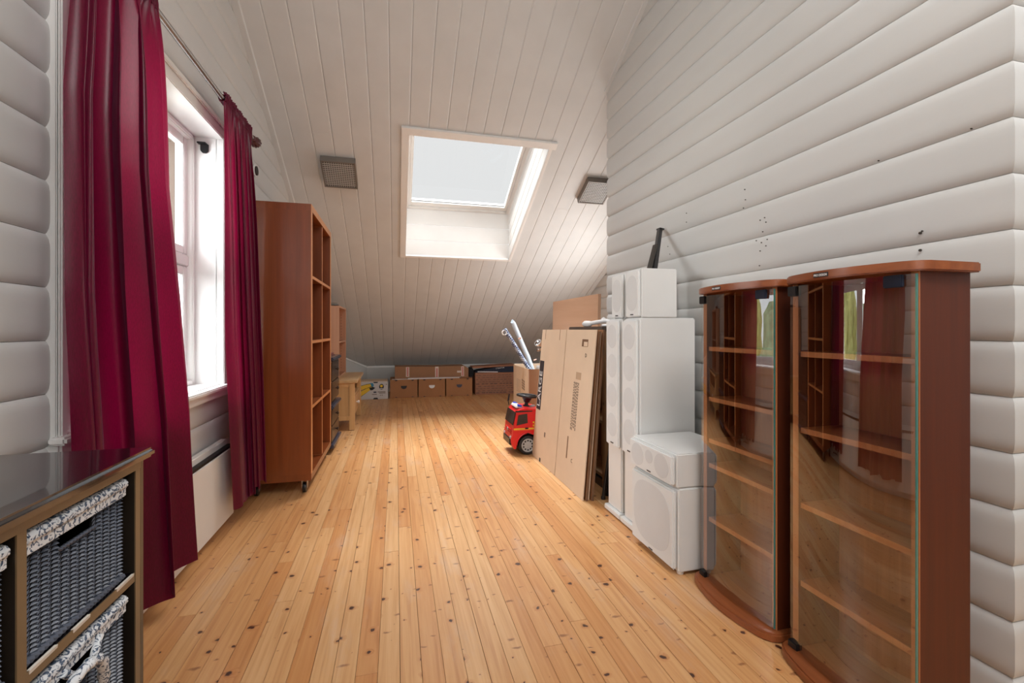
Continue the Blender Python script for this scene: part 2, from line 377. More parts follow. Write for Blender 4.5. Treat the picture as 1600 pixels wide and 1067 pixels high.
# floor
fl = G().box(XL-.1, 4.2, YB-.05, YK+.1, -.06, -.0165).build('floor', M['gap']); fl['kind'] = 'structure'
FP = .0628; x = .011-15*FP; i = -15
xs = []
while x < 4.1: xs.append((x, x+FP, i)); x += FP; i += 1
rng = random.Random(3)
for (a, b, i) in xs:
    a = max(a, XL-.02)
    if b <= XL: continue
    if a > XF: spans = [(-1.4, .74)]
    elif a > XR-.01: spans = [(-1.4, .76), (3.10, YK)]
    else: spans = [(-1.4, YK)]
    if a > 3.0: spans = []
    for (s0, s1) in spans:
        y = s0
        while y < s1-.01:
            L = rng.uniform(1.7, 3.8) if y > s0 else rng.uniform(2.0, 4.6)
            e = min(y+L, s1)
            if s1-e < .5: e = s1
            wide = .0024 if i % 4 == 0 else (.0015 if i % 2 == 0 else .0004)
            g = G().box(a+wide*.5, b-wide*.4, y+.0008, e-.0008, -.0165, 0)
            o = g.build('floorboard', M['floor'], fl, bevel=.0005, seg=1)
            y = e
# log-profile wall boards
def log_course(g, p0, p1, nrm, z0, z1, m0=0, m1=0, b=.010, back=.012):
    """one horizontal rounded board from p0 to p1 (xy), room side along nrm; m0/m1: +1 convex mitre, 0 square"""
    p0 = Vector((*p0, 0)); p1 = Vector((*p1, 0)); n = Vector((*nrm, 0)); d = (p1-p0).normalized()
    K = 10; prof = []
    for k in range(K+1):
        t = k/K; t2 = .5-.5*math.cos(PI*t)
        prof.append((b*(1-abs(2*t2-1)**6), z0+(z1-z0)*(.004+t2*.992)))
    prof = [(-back, prof[0][1])]+prof+[(-back, prof[-1][1])]
    vs = []
    for (o, z) in prof:
        vs.append(p0+n*o-d*o*m0+Vector((0, 0, z)))
    for (o, z) in prof:
        vs.append(p1+n*o+d*o*m1+Vector((0, 0, z)))
    m = len(prof)
    fs = [(i, (i+1) % m, m+(i+1) % m, m+i) for i in range(m)]+[tuple(range(m))[::-1], tuple(range(m, 2*m))]
    g.add(vs, fs)
def wall_boards(parent, segs, nrm_axis, mat=None):
    pass
def course_range(): return range(0, 24)
wall_l = struct('wall_left')
wall_lb = G().box(XL-.05, XL-.034, YB, 1.50, 0, 3.7).box(XL-.05, XL-.034, 2.72, 7.6, 0, 2.9).box(XL-.05, XL-.034, 1.50, 2.72, 0, .70).box(XL-.05, XL-.034, 1.50, 2.72, 2.02, 3.5)\
    .build('backing', M['gap'], wall_l)
cw0 = .072
WY0, WY1, WZ0, WZ1 = 1.545, 2.694, .715, 2.0
for k in range(-1, 21):
    z0 = ZS+k*PITCH; z1 = z0+PITCH
    if z1 <= 0: continue
    z0 = max(z0, 0)
    yend = min(7.25, (Z0-z0)/TA)
    if yend <= RIDGE: break
    segs = [(YB, yend)]
    if z1 > WZ0 and z0 < WZ1+.03: segs = [(YB, WY0-.055), (WY1+.055, yend)]
    if len(segs) == 2 and z1 > WZ1+cw0: g = G(); log_course(g, (XL-.015, segs[0][1]), (XL-.015, segs[1][0]), (1, 0), WZ1+cw0-.01, z1, b=.010); g.build('wall_board', M['wall'], wall_l, smooth=.5)
    for (a, b) in segs:
        if b-a < .05: continue
        g = G(); log_course(g, (XL-.015, a), (XL-.015, b), (1, 0), z0, z1)
        g.build('wall_board', M['wall'], wall_l, smooth=.5)
# right-hand protruding room: three faces
def block_wall(name, p0, p1, n, m0, m1, top):
    w = struct(name)
    d = Vector((*n, 0))*-.014
    a = Vector((*p0, 0))+d; b = Vector((*p1, 0))+d; dd = (b-a).normalized()*.012
    if m0: a += dd
    if m1: b -= dd
    G().prism([a, b, b+Vector((0, 0, top)), a+Vector((0, 0, top))], d*.8).build('backing', M['gap'], w)
    for k in range(-1, 26):
        z0 = ZS+k*PITCH; z1 = z0+PITCH
        if z1 <= 0: continue
        z0 = max(z0, 0)
        q0, q1 = Vector(p0), Vector(p1)
        if name == 'wall_right' and z0 > zc(3.07):
            ye = (Z0-z0)/TA
            if ye < 1.2: break
            q1 = Vector((p1[0], ye)); mm1 = 0
        else: mm1 = m1
        if name == 'wall_back_return' and z0 > zc(3.07): break
        g = G(); log_course(g, q0, q1, n, z0, z1, m0, mm1)
        g.build('wall_board', M['wall'], w, smooth=.5)
    return w
CB0, CB1 = .80, 3.05
wr = block_wall('wall_right', (XR+.015, CB0), (XR+.015, CB1), (-1, 0), 1, 1, 2.7)
block_wall('wall_near_return', (3.4, CB0), (XR+.015, CB0), (0, -1), 0, 1, 2.7)
block_wall('wall_back_return', (XR+.015, CB1), (XF+.02, CB1), (0, 1), 1, 0, 2.7)
# screw holes left in the right wall
def at_x(u, v, X):
    a = (u-800)/711; c, s = math.cos(YAW), math.sin(YAW)
    r = Vector((a*c+s, c-a*s, -(v-515)/711)); return Vector((0, 0, 1))+r*(X/r.x)
g = G()
for (u, v) in [(1163, 296), (1164, 312), (1161, 325), (1187, 344), (1194, 340), (1196, 347), (1191, 362), (1181, 376), (1198, 374), (1189, 379), (1196, 384), (1187, 392), (1186, 415), (1437, 364), (1440, 361), (1437, 391), (1072, 333), (1072, 347), (1043, 385), (1046, 397), (1372, 251), (1517, 201)]:
    p = at_x(u, v, XR-.0005); g.cyl(p, p+Vector((.004, 0, 0)), .0022 if u != 1437 else .004, 6)
g.build('screw_holes', M['gap'], wr, kind='stuff')
# far right wall
wf = struct('wall_far_right')
G().box(XF+.034, XF+.05, CB1, YK, 0, 2.8).build('backing', M['gap'], wf)
for k in range(-1, 13):
    z0 = max(0, ZS+k*PITCH); z1 = ZS+(k+1)*PITCH
    if z1 <= 0: continue
    ye = min(YK, (Z0-z0)/TA); 
    if ye < CB1+.05: break
    g = G(); log_course(g, (XF+.02, CB1+.02), (XF+.02, ye), (-1, 0), z0, z1, b=.012); g.build('wall_board', M['wall'], wf, smooth=.5)
# knee wall with a chamfered corner at the left
kp = [(XF, YK), (-.457, YK), (-.711, 7.358), (XL, 7.12)]
wk = struct('wall_back')
for j in range(3):
    a, b = kp[j], kp[j+1]
    d = (Vector((*b, 0))-Vector((*a, 0))).normalized(); nn = Vector((d.y, -d.x, 0))   # away from room
    if nn.y < 0: nn = -nn
    A = Vector((*a, 0)); B = Vector((*b, 0))
    G().prism([A, B, B+Vector((0, 0, zc(b[1])+.03)), A+Vector((0, 0, zc(a[1])+.03))], nn*.03).build('knee_panel', M['wall'], wk)
    t0 = A+Vector((0, 0, zc(a[1])-.028)); t1 = B+Vector((0, 0, zc(b[1])-.028))
    G().prism([t0, t1, t1+Vector((0, 0, .022)), t0+Vector((0, 0, .022))], nn*-.018).build('cornice_strip', M['trim'], wk, bevel=.004)
    G().prism([A+Vector((0, 0, 0)), B, B+Vector((0, 0, .05)), A+Vector((0, 0, .05))], nn*-.012).build('skirting', M['trim'], wk, bevel=.003)
# ceiling
def cp(x, y, d=0):     # point on the sloping ceiling at plan x,y, pushed d into the room
    return Vector((x, y, zc(y)))+Vector((0, -SA, -CA))*d
ce = struct('ceiling')
SX0, SX1, SY0, SY1 = .096, 1.216, 3.543, 4.93
G().hexa([cp(XL-.06, YK+.05, -.02), cp(SX0-.01, YK+.05, -.02), cp(SX0-.01, RIDGE, -.02), cp(XL-.06, RIDGE, -.02), cp(XL-.06, YK+.05, -.045), cp(SX0-.01, YK+.05, -.045), cp(SX0-.01, RIDGE, -.045), cp(XL-.06, RIDGE, -.045)])\
   .hexa([cp(SX1+.01, YK+.05, -.02), cp(XF+.06, YK+.05, -.02), cp(XF+.06, RIDGE, -.02), cp(SX1+.01, RIDGE, -.02), cp(SX1+.01, YK+.05, -.045), cp(XF+.06, YK+.05, -.045), cp(XF+.06, RIDGE, -.045), cp(SX1+.01, RIDGE, -.045)])\
   .hexa([cp(SX0-.01, YK+.05, -.02), cp(SX1+.01, YK+.05, -.02), cp(SX1+.01, SY1+.01, -.02), cp(SX0-.01, SY1+.01, -.02), cp(SX0-.01, YK+.05, -.045), cp(SX1+.01, YK+.05, -.045), cp(SX1+.01, SY1+.01, -.045), cp(SX0-.01, SY1+.01, -.045)])\
   .hexa([cp(SX0-.01, SY0-.01, -.02), cp(SX1+.01, SY0-.01, -.02), cp(SX1+.01, RIDGE, -.02), cp(SX0-.01, RIDGE, -.02), cp(SX0-.01, SY0-.01, -.045), cp(SX1+.01, SY0-.01, -.045), cp(SX1+.01, RIDGE, -.045), cp(SX0-.01, RIDGE, -.045)])\
   .build('backing', M['gap'], ce)
CPI = .1400
seams = [SX0-j*CPI for j in range(7, 0, -1)]+[SX0+j*CPI for j in range(9)]+[SX1+j*CPI for j in range(1, 10)]
seams = [s for s in seams if XL-.02 < s < XF+.02]
seams = [XL-.02]+seams+[XF+.02]
def ceil_board(x0, x1, ya, yb):
    e = .0035; g = G()
    P = []
    for y in (ya+.0006, yb-.0006):
        P.append([cp(x0+.0002, y, -.018), cp(x0+.0002, y, -.004), cp(x0+.006, y, 0), cp(x0+.5*(x1-x0), y, .0008), cp(x1-.006, y, 0), cp(x1-.0002, y, -.004), cp(x1-.0002, y, -.018)])
    g.add(P[0]+P[1], [(i, i+1, 7+i+1, 7+i) for i in range(6)]+[(6, 0, 7, 13), (6, 5, 4, 3, 2, 1, 0), (7, 8, 9, 10, 11, 12, 13)])
    g.build('ceiling_board', M['ceil'], ce, smooth=.35)
for a, b in zip(seams[:-1], seams[1:]):
    mid = (a+b)/2
    spans = [(RIDGE, SY0), (SY1, YK+.02)] if SX0 < mid < SX1 else [(RIDGE, YK+.02)]
    if mid < -.70: spans = [(RIDGE, 7.36)]
    elif mid < -.5: spans = [(RIDGE, 7.62)]
    for (s0, s1) in spans:
        if s1-s0 > 5:
            c = rng.uniform(s0+2.4, s1-1.5); ceil_board(a, b, s0, c); ceil_board(a, b, c, s1)
        else: ceil_board(a, b, s0, s1)
# edge strips where ceiling meets the side walls
g = G(); 
g.hexa([cp(XL-.01, 7.2, -.002), cp(XL+.035, 7.2, -.002), cp(XL+.035, RIDGE, -.002), cp(XL-.01, RIDGE, -.002), cp(XL-.01, 7.2, .010), cp(XL+.028, 7.2, .010), cp(XL+.028, RIDGE, .010), cp(XL-.01, RIDGE, .010)])
o = g.build('trim_1', M['ceil']); o['kind'] = 'structure'
g = G()
g.hexa([cp(XR-.022, 3.05, -.002), cp(XR+.01, 3.05, -.002), cp(XR+.01, RIDGE, -.002), cp(XR-.022, RIDGE, -.002), cp(XR-.018, 3.05, .010), cp(XR+.01, 3.05, .010), cp(XR+.01, RIDGE, .010), cp(XR-.018, RIDGE, .010)])
o = g.build('trim_2', M['ceil']); o['kind'] = 'structure'
g = G()
g.hexa([cp(XF-.05, YK, -.002), cp(XF+.01, YK, -.002), cp(XF+.01, 3.1, -.002), cp(XF-.05, 3.1, -.002), cp(XF-.045, YK, .012), cp(XF+.01, YK, .012), cp(XF+.01, 3.1, .012), cp(XF-.045, 3.1, .012)])
o = g.build('trim_3', M['ceil']); o['kind'] = 'structure'
# the loft behind the camera: other roof slope, rear gable, right side
zr = zc(RIDGE)
o = G().hexa([(XL-.06, RIDGE, zr), (4.2, RIDGE, zr), (4.2, YB-.05, 2.35), (XL-.06, YB-.05, 2.35), (XL-.06, RIDGE, zr+.05), (4.2, RIDGE, zr+.05), (4.2, YB-.05, 2.4), (XL-.06, YB-.05, 2.4)]).build('ceiling_rear', M['ceil']); o['kind'] = 'structure'
o = G().box(XL-.06, 4.2, YB-.05, YB, 0, 2.45).build('wall_rear', M['wall']); o['kind'] = 'structure'
o = G().box(4.15, 4.2, YB, .85, 0, 3.7).build('wall_far_side', M['wall']); o['kind'] = 'structure'
o = G().hexa([(XF+.06, RIDGE, zr), (4.2, RIDGE, zr), (4.2, .76, zr-.2), (XF+.06, .76, zr-.2), (XF+.06, RIDGE, zr+.05), (4.2, RIDGE, zr+.05), (4.2, .76, zr+.05), (XF+.06, .76, zr+.05)]).build('trim_4', M['ceil']); o['kind'] = 'structure'

# ------------------------------------------------------------------ skylight (window_2)
sk = struct('window_2', (0.66, 4.2, 2.2))
GZ = 4.78
gzf = lambda y: GZ-TA*y
def gp(x, y, d=0): return Vector((x, y, gzf(y)))+Vector((0, -SA, -CA))*d
YT = 3.765; YBt = SY1+.005
for k in range(3):   # plumb boards of the lower reveal
    z0 = zc(YBt)+.0+k*(gzf(YBt)-zc(YBt))/3; z1 = z0+(gzf(YBt)-zc(YBt))/3
    G().box(SX0-.004, SX1+.004, YBt, YBt+.015, z0+.001, z1-.001).build('reveal_board', M['trim'], sk, bevel=.004)
for X, sg in ((SX1, 1), (SX0, -1)):
    for k in range(4):
        t0, t1 = k/4, (k+1)/4
        def L(y0, y1, t): 
            a = Vector((X, y0, zc(y0))); b = Vector((X, y1, gzf(y1))); return a.lerp(b, t)
        q = [L(YBt, YBt, t0+.006), L(YBt, YBt, t1-.006), L(SY0, YT, t1-.006), L(SY0, YT, t0+.006)]
        G().prism(q, (sg*.015, 0, 0)).build('reveal_board', M['trim'], sk, bevel=.0035)
G().prism([Vector((SX0, SY0, zc(SY0))), Vector((SX1, SY0, zc(SY0))), Vector((SX1, YT, gzf(YT))), Vector((SX0, YT, gzf(YT)))], Vector((0, -.012, .006))).build('reveal_top', M['trim'], sk)
def ring(x0, x1, y0, y1, w, d0, d1, pf, wb=None):
    g = G(); wb = wb or w
    for (a, b, c, d) in ((x0, x0+w, y0, y1), (x1-w, x1, y0, y1), (x0+w, x1-w, y0, y0+w), (x0+w, x1-w, y1-wb, y1)):
        g.hexa([pf(a, c, d0), pf(b, c, d0), pf(b, d, d0), pf(a, d, d0), pf(a, c, d1), pf(b, c, d1), pf(b, d, d1), pf(a, d, d1)])
    return g
ring(SX0-.01, SX1+.01, YT-.05, YBt+.02, .042, -.09, -.002, gp).build('frame', M['trim'], sk, bevel=.004)
ring(SX0+.030, SX1-.030, YT-.01, YBt-.02, .030, -.08, -.02, gp, .05).build('sash', M['trim'], sk, bevel=.004)
g = G(); g.add([gp(SX0+.050, YT, -.045), gp(SX1-.050, YT, -.045), gp(SX1-.050, SY1-.05, -.045), gp(SX0+.050, SY1-.05, -.045)], [(0, 1, 2, 3)])
g.build('pane', M['skypane'], sk)
g = ring(SX0+.051, SX1-.051, YT, SY1-.066, .004, -.044, -.040, gp); g.build('gasket', M['gap'], sk)
def cring(name, x0, x1, y0, y1, d1=.012):
    g = G(); g.hexa([cp(x0, y0, -.002), cp(x1, y0, -.002), cp(x1, y1, -.002), cp(x0, y1, -.002), cp(x0, y0, d1), cp(x1, y0, d1), cp(x1, y1, d1), cp(x0, y1, d1)])
    g.build(name, M['trim'], sk, bevel=.003)
cring('casing', SX0-.058, SX0, SY0, SY1+.03); cring('casing', SX1, SX1+.03, SY0, SY1+.03)
cring('casing', SX0, SX1, SY1, SY1+.03); cring('casing', SX0-.058, SX1+.055, SY0-.06, SY0, .02)

# ------------------------------------------------------------------ gable window (window_1)
w1 = struct('window_1', (XL, 2.12, WZ0))
XG = -1.045
g = G()
for (y0, y1) in ((WY0-.02, WY0), (WY1, WY1+.02)): g.box(XG-.022, XL+.004, y0, y1, WZ0-.02, WZ1+.02)
g.box(XG-.07, XL+.004, WY0, WY1, WZ1, WZ1+.02); g.box(XG-.07, XL+.004, WY0, WY1, WZ0-.02, WZ0)
g.build('reveal', M['trim'], w1)
def yz_ring(y0, y1, z0, z1, w, xa, xb):
    g = G()
    for (a, b, c, d) in ((y0, y0+w, z0, z1), (y1-w, y1, z0, z1), (y0+w, y1-w, z0, z0+w), (y0+w, y1-w, z1-w, z1)): g.box(xa, xb, a, b, c, d)
    return g
yz_ring(WY0, WY1, WZ0, WZ1, .028, XG-.02, XG+.035).build('frame', M['trim'], w1, bevel=.005)
ym = (WY0+WY1)/2; zm = 1.35
G().box(XG-.02, XG+.02, ym-.03, ym+.03, WZ0+.02, WZ1-.02).build('mullion', M['trim'], w1, bevel=.004)
for (a, b) in ((WY0+.02, ym-.025), (ym+.025, WY1-.02)):
    G().box(XG-.03, XG+.015, a, b, zm-.028, zm+.028).build('transom', M['trim'], w1, bevel=.004)
    for (c, d) in ((WZ0+.02, zm-.026), (zm+.026, WZ1-.02)):
        yz_ring(a+.004, b-.004, c+.004, d-.004, .042, XG-.03, XG+.008).build('sash', M['trim'], w1, bevel=.004)
        G().add([(XG-.012, a+.04, c+.04), (XG-.012, b-.04, c+.04), (XG-.012, b-.04, d-.04), (XG-.012, a+.04, d-.04)], [(0, 1, 2, 3)]).build('pane', M['pane'], w1)
# casing with a stepped profile
cw = .072
for (y0, y1, z0, z1, v) in ((WY0-cw, WY0+.004, WZ0-.02, WZ1+cw, 0), (WY1-.004, WY1+cw, WZ0-.02, WZ1+cw, 1), (WY0+.004, WY1-.004, WZ1-.004, WZ1+cw, 2)):
    g = G().box(XL-.03, XL+.010, y0, y1, z0, z1)
    if v == 0: g.box(XL+.008, XL+.020, y0, y0+.026, z0, z1)
    elif v == 1: g.box(XL+.008, XL+.020, y1-.026, y1, z0, z1)
    else: g.box(XL+.008, XL+.020, y0-cw, y1+cw, z1-.026, z1)
    g.build('casing', M['trim'], w1, bevel=.004)
G().box(XL-.001, XL+.040, WY0-cw-.02, WY1+cw+.02, WZ0-.022, WZ0).box(XG-.04, XL+.001, WY0+.001, WY1-.001, WZ0-.019, WZ0+.003).box(XL-.03, XL+.018, WY0-cw, WY1+cw, WZ0-.060, WZ0-.020).build('sill', M['trim'], w1, bevel=.006)
t = thing('blind_bracket', (-.967, WY1-.004, 1.944), 'small black roller blind bracket screwed to the white window reveal', 'bracket')
g = G().prism([(-.985, WY1, 1.965), (-.985, WY1, 1.93), (-.975, WY1, 1.918), (-.958, WY1, 1.918), (-.948, WY1, 1.93), (-.948, WY1, 1.965)], (0, -.010, 0)); g.build('plate', M['black'], t, bevel=.002)
G().box(-.995, -.955, WY1-.025, WY1, 1.962, 1.970).build('flange', M['black'], t, bevel=.001)
# outdoors
t = thing('timber_screen', (-1.5, 2.71, 1.385), 'brown wet timber boarding outside the upper window pane', 'screen')
for k in range(5): G().box(-1.075-.14*(k+1)+.004, -1.075-.14*k, 2.685, 2.705, 1.375, 2.15).build('board', M['bark'], t, bevel=.003)
for j, (x, y, h, r, mt) in enumerate([(-9, 5.6, 5.6, 1.1, 'leaf_g'), (-9.6, 8.6, 6.6, 1.3, 'leaf_y'), (-8.2, 11.4, 5.0, 1.0, 'leaf_g'), (-12.4, 13.8, 6.6, 1.3, 'leaf_y'), (-8.4, 2.4, 5.2, 1.2, 'leaf_y')]):
    t = thing('garden_tree', (x, y, -3), ['green birch tree outside, left of the mirrored pair', 'tall yellow-leaved tree outside, mirrored in the large cabinet glass', 'shorter dark green tree outside beside the yellow one', 'yellow tree outside, farthest from the window', 'yellow-green tree outside, nearest the front of the house'][j], 'tree', 'trees outside the window')
    G().tube([(x, y, -3), (x+.05, y, 0), (x, y+.05, h-3.6)], [.12, .09, .03], 8).build('trunk', M['bark'], t)
    bm = bmesh.new(); bmesh.ops.create_icosphere(bm, subdivisions=4, radius=1)
    rr = random.Random(j)
    ph = [rr.uniform(0, 6) for _ in range(6)]
    g = G()
    bm.verts.ensure_lookup_table()
    vs = []
    for v in bm.verts:
        c = v.co; k = 1+.13*math.sin(9*c.x+ph[0])*math.sin(8*c.y+ph[1])+.12*math.sin(13*c.z+ph[2])+.08*math.sin(23*c.x+17*c.z+ph[3])
        tap = 1-.55*max(0, c.z)
        vs.append((x+c.x*r*k*tap, y+c.y*r*k*tap, -3+h*.58+c.z*h*.42*k))
    g.add(vs, [[q.index for q in f.verts] for f in bm.faces]); bm.free()
    g.build('foliage', M[mt], t, smooth=True)
o = G().box(-40, -1.6, -30, 60, -3.1, -3.0).build('ground', paint('snowy_garden_ground', (190, 196, 188), .9, .2)); o['kind'] = 'structure'

# ------------------------------------------------------------------ electric heater
HX = -.82
t = thing('panel_heater', (XL, 2.0, .046), 'long white electric panel heater with a dark top grille under the window', 'heater')
G().box(XL+.012, HX, 1.30, 2.655, .046, .395).build('front_panel', M['heater'], t, bevel=.003)
g = G().box(XL+.006, HX-.008, 1.302, 2.653, .395, .405); g.build('top_deck', M['heater'], t)
g = G()
for k in range(150): g.box(HX-.030, HX-.003, 1.31+k*.009, 1.3145+k*.009, .397, .4085)
g.build('grille_slots', M['black'], t)
G().box(XL+.003, HX-.032, 1.30, 2.655, .40, .435).build('rear_lip', M['heater'], t, bevel=.003)
for y in (1.5, 2.45): G().box(XL+.001, XL+.012, y, y+.03, .05, .38).build('wall_bracket', M['heater'], t)
for (y0, y1, nm) in ((YB, 7.12, 'baseboard_left'),):
    o = G().box(XL-.01, XL+.012, y0, y1, 0, .045).build(nm, M['trim'], bevel=.003); o['kind'] = 'structure'
t = thing('power_cable', (-.84, 2.8, .0), 'short black heater cable on the skirting behind the curtain end', 'cable')
G().tube([(-.865, 2.60, .16), (-.852, 2.68, .13), (-.858, 2.74, .06), (-.856, 2.80, .062), (-.858, 2.9, .05)], .004, 6).build('flex', M['black'], t, smooth=True)

# ------------------------------------------------------------------ curtain rod and curtains
RX, RZ = -.79, 2.085
t = thing('curtain_rod', (RX, 2.0, RZ), 'shiny metal curtain rod with a ribbed maroon finial above the window', 'curtain rod')
G().cyl((RX, .9, RZ), (RX, 2.86, RZ), .0115, 16).build('pole', M['steel'], t, smooth=True)
g = G(); g.lathe((RX, 2.855, RZ), (0, 1, 0), [(.013, 0), (.017, .004), (.017, .018), (.012, .024), (.012, .034), (.021, .042), (.028, .056), (.029, .070), (.024, .085), (.012, .095), (.002, .098)], 24)
g.build('finial', M['maroon'], t, smooth=True)
g = G()
for k in range(12):
    a = 2*PI*k/12; pts = []
    for (r, h) in [(.022, .043), (.0295, .056), (.0305, .070), (.0255, .085), (.0135, .095)]: pts.append((RX+r*math.cos(a), 2.855+h, RZ+r*math.sin(a)))
    g.tube(pts, .0022, 5)
g.build('finial_ribs', M['maroon'], t, smooth=True)
for y in (1.2, 2.80): G().cyl((XL-.005, y, RZ+.02), (RX, y, RZ+.02), .006, 8).cyl((RX, y, RZ+.022), (RX, y, RZ-.002), .006, 8).cyl((XL-.012, y, RZ+.02), (XL+.004, y, RZ+.02), .020, 12).build('bracket', M['maroon'], t, smooth=True)
def interp(tab, z):
    if z >= tab[0][0]: return tab[0][1]
    for (a, va), (b, vb) in zip(tab, tab[1:]):
        if z >= b: return va+(vb-va)*(a-z)/(a-b)
    return tab[-1][1]
def curtain(name, ylt, yrt, xft, zbot, nf, amp, seed, label, hem_tail=0):
    R_ = random.Random(seed); ph = R_.uniform(0, 6)
    NU, NV = 220, 90; vs = []; fs = []
    for j in range(NV+1):
        v = j/NV
        z = RZ+.034+(zbot-RZ-.034)*(v**1.25)
        yl, yr = interp(ylt, z), interp(yrt, z)
        dz = max(0, RZ-.012-z)
        gath = math.exp(-dz/.10); body = 1-math.exp(-dz/.16)
        for i in range(NU+1):
            u = i/NU
            uw = u+.018*math.sin(2*PI*nf*u*1.0+ph+1.3)*body
            y = yl+(yr-yl)*u
            w = 2*PI*nf*(u+.06*math.sin(5.1*u+ph)+.010*math.sin(z*2.2+ph))
            s1 = math.sin(w); s1 = math.copysign(abs(s1)**.9, s1)
            x = interp(xft, z)+amp*body*s1*(.75+.35*math.sin(3.7*u+ph))
            x += amp*.22*body*math.sin(2.3*w+.7+z*.8)
            y += amp*.55*body*math.sin(2*w+.6)*min(1, 6*u)*min(1, 6*(1-u))
            x += .007*gath*math.sin(2*PI*u*nf*4.5+2*math.sin(9*u)+ph)
            # pocket around the rod: front of the cloth passes in front of it
            pk = math.exp(-((z-RZ)/.014)**2); x = x*(1-pk)+(RX+.016+.003*math.sin(2*PI*u*nf*4.5))*pk
            zz = z+(.004*math.sin(31*u+ph) if j == 0 else 0)
            if j == NV or v > .93:
                k = (v-.93)/.07 if v > .93 else 0
                zz += k*.012*math.sin(2*PI*nf*u+ph)+k*hem_tail*math.exp(-((u-.42)/.06)**2)
            vs.append((x, y, zz))
    for j in range(NV):
        for i in range(NU):
            a = j*(NU+1)+i; fs.append((a, a+1, a+NU+2, a+NU+1))
    t = thing(name, (RX, (interp(ylt, 1)+interp(yrt, 1))/2, zbot), label, 'curtain')
    g = G().add(vs, fs); o = g.build('cloth', M['curtain'], t, smooth=3.0)
    # back of the rod pocket
    g = G(); vs = []; n2 = 90
    for j, (dx, dz) in enumerate([(.016, .013), (.004, .016), (-.012, .012), (-.016, 0), (-.012, -.012), (.004, -.016), (.016, -.013)]):
        for i in range(n2+1):
            u = i/n2; yl, yr = ylt[0][1], yrt[0][1]
            vs.append((RX+dx+(.003*math.sin(2*PI*u*nf*4.5)), yl+(yr-yl)*u, RZ+dz))
    g.add(vs, [(j*(n2+1)+i, j*(n2+1)+i+1, (j+1)*(n2+1)+i+1, (j+1)*(n2+1)+i) for j in range(6) for i in range(n2)])
    g.build('rod_pocket', M['curtain'], t, smooth=3.0)
    return t
curtain('curtain', [(2.1, 1.41), (1.9, 1.385), (1.6, 1.35), (1.1, 1.345), (.7, 1.37), (.116, 1.37)],
        [(2.1, 1.77), (2.0, 1.775), (1.7, 1.785), (1.48, 1.795), (1.1, 1.88), (.7, 1.95), (.116, 2.0)],
        [(2.1, RX+.01), (1.0, -.775), (.116, -.765)], .118, 3.6, .045, 2,
        'wide crimson satin curtain at the near side of the window, beside the basket chest')
curtain('curtain', [(2.1, 2.395), (1.8, 2.40), (.9, 2.42), (.116, 2.47)],
        [(2.1, 2.80), (1.9, 2.81), (1.6, 2.85), (.8, 2.915), (.116, 2.93)],
        [(2.1, RX+.012), (1.0, -.765), (.116, -.745)], .135, 4.6, .026, 5,
        'narrower crimson curtain at the far side of the window, beside the tall bookcase', hem_tail=-.012)
t = thing('cable_port', (XL+.001, 3.24, 2.03), 'dark oval cable opening in white wall boards just beyond the curtain finial', 'vent')
G().lathe((XL-.006, 3.27, 2.03), (1, 0, 0), [(.034, 0), (.040, .006), (.036, .010), (.028, .010)], 24).build('rim', M['trim'], t, smooth=True)
G().lathe((XL-.004, 3.27, 2.03), (1, 0, 0), [(.029, 0), (.029, .0155)], 24).build('hole', M['gap'], t)

# ------------------------------------------------------------------ ceiling lamps
def ceiling_lamp(x0, x1, y0, y1, label):
    t = thing('ceiling_light', cp((x0+x1)/2, (y0+y1)/2, 0), label, 'ceiling light', 'square ceiling lamps')
    d = .058
    def q(g, a, b, c, e, d0, d1): g.hexa([cp(a, c, d0), cp(b, c, d0), cp(b, e, d0), cp(a, e, d0), cp(a, c, d1), cp(b, c, d1), cp(b, e, d1), cp(a, e, d1)])
    g = G(); w = .012
    q(g, x0, x0+w, y0, y1, .001, d); q(g, x1-w, x1, y0, y1, .001, d); q(g, x0+w, x1-w, y0, y0+w, .001, d); q(g, x0+w, x1-w, y1-w, y1, .001, d)
    g.build('housing', M['fix'], t, bevel=.002)
    g = G(); q(g, x0+w, x1-w, y0+w, y1-w, .001, d-.008); g.build('diffuser', M['fixg'], t)
    g = G(); nx, ny = 14, 13
    for i in range(1, nx):
        xx = x0+w+(x1-x0-2*w)*i/nx; q(g, xx-.0018, xx+.0018, y0+w, y1-w, d-.0085, d-.004)
    for i in range(1, ny):
        yy = y0+w+(y1-y0-2*w)*i/ny; q(g, x0+w, x1-w, yy-.0018, yy+.0018, d-.0085, d-.004)
    g.build('prism_grid', M['fixl'], t)
ceiling_lamp(-.572, -.312, 3.80, 4.055, 'square grey ceiling lamp left of the skylight')
ceiling_lamp(1.66, 1.92, 3.78, 4.03, 'square grey ceiling lamp right of the skylight, partly behind the wall corner')

# ------------------------------------------------------------------ tall bookcase on castors
BY0, BY1, BX0, BX1, BZ0, BZ1 = 2.985, 3.845, -.862, -.50, .083, 1.765
t = thing('bookcase', ((BX0+BX1)/2, (BY0+BY1)/2, 0), 'tall reddish-brown open cube bookcase on castors behind the far curtain', 'bookcase')
def panel(name, x0, x1, y0, y1, z0, z1, mat, edge, parent, bev=.001):
    g = G(); g.box(x0, x1-.002, y0, y1, z0, z1); g.m = 1; g.box(x1-.002, x1, y0, y1, z0, z1)
    return g.build(name, [mat, edge], parent)
tk = .040
panel('side_panel', BX0, BX1, BY0, BY0+tk, BZ0+tk, BZ1-tk, M['book'], M['book_lt'], t)
panel('side_panel', BX0, BX1, BY1-tk, BY1, BZ0+tk, BZ1-tk, M['book'], M['book_lt'], t)
panel('top_panel', BX0, BX1, BY0, BY1, BZ1-tk, BZ1, M['book'], M['book_lt'], t)
panel('bottom_panel', BX0, BX1, BY0, BY1, BZ0, BZ0+tk, M['book'], M['book'], t)
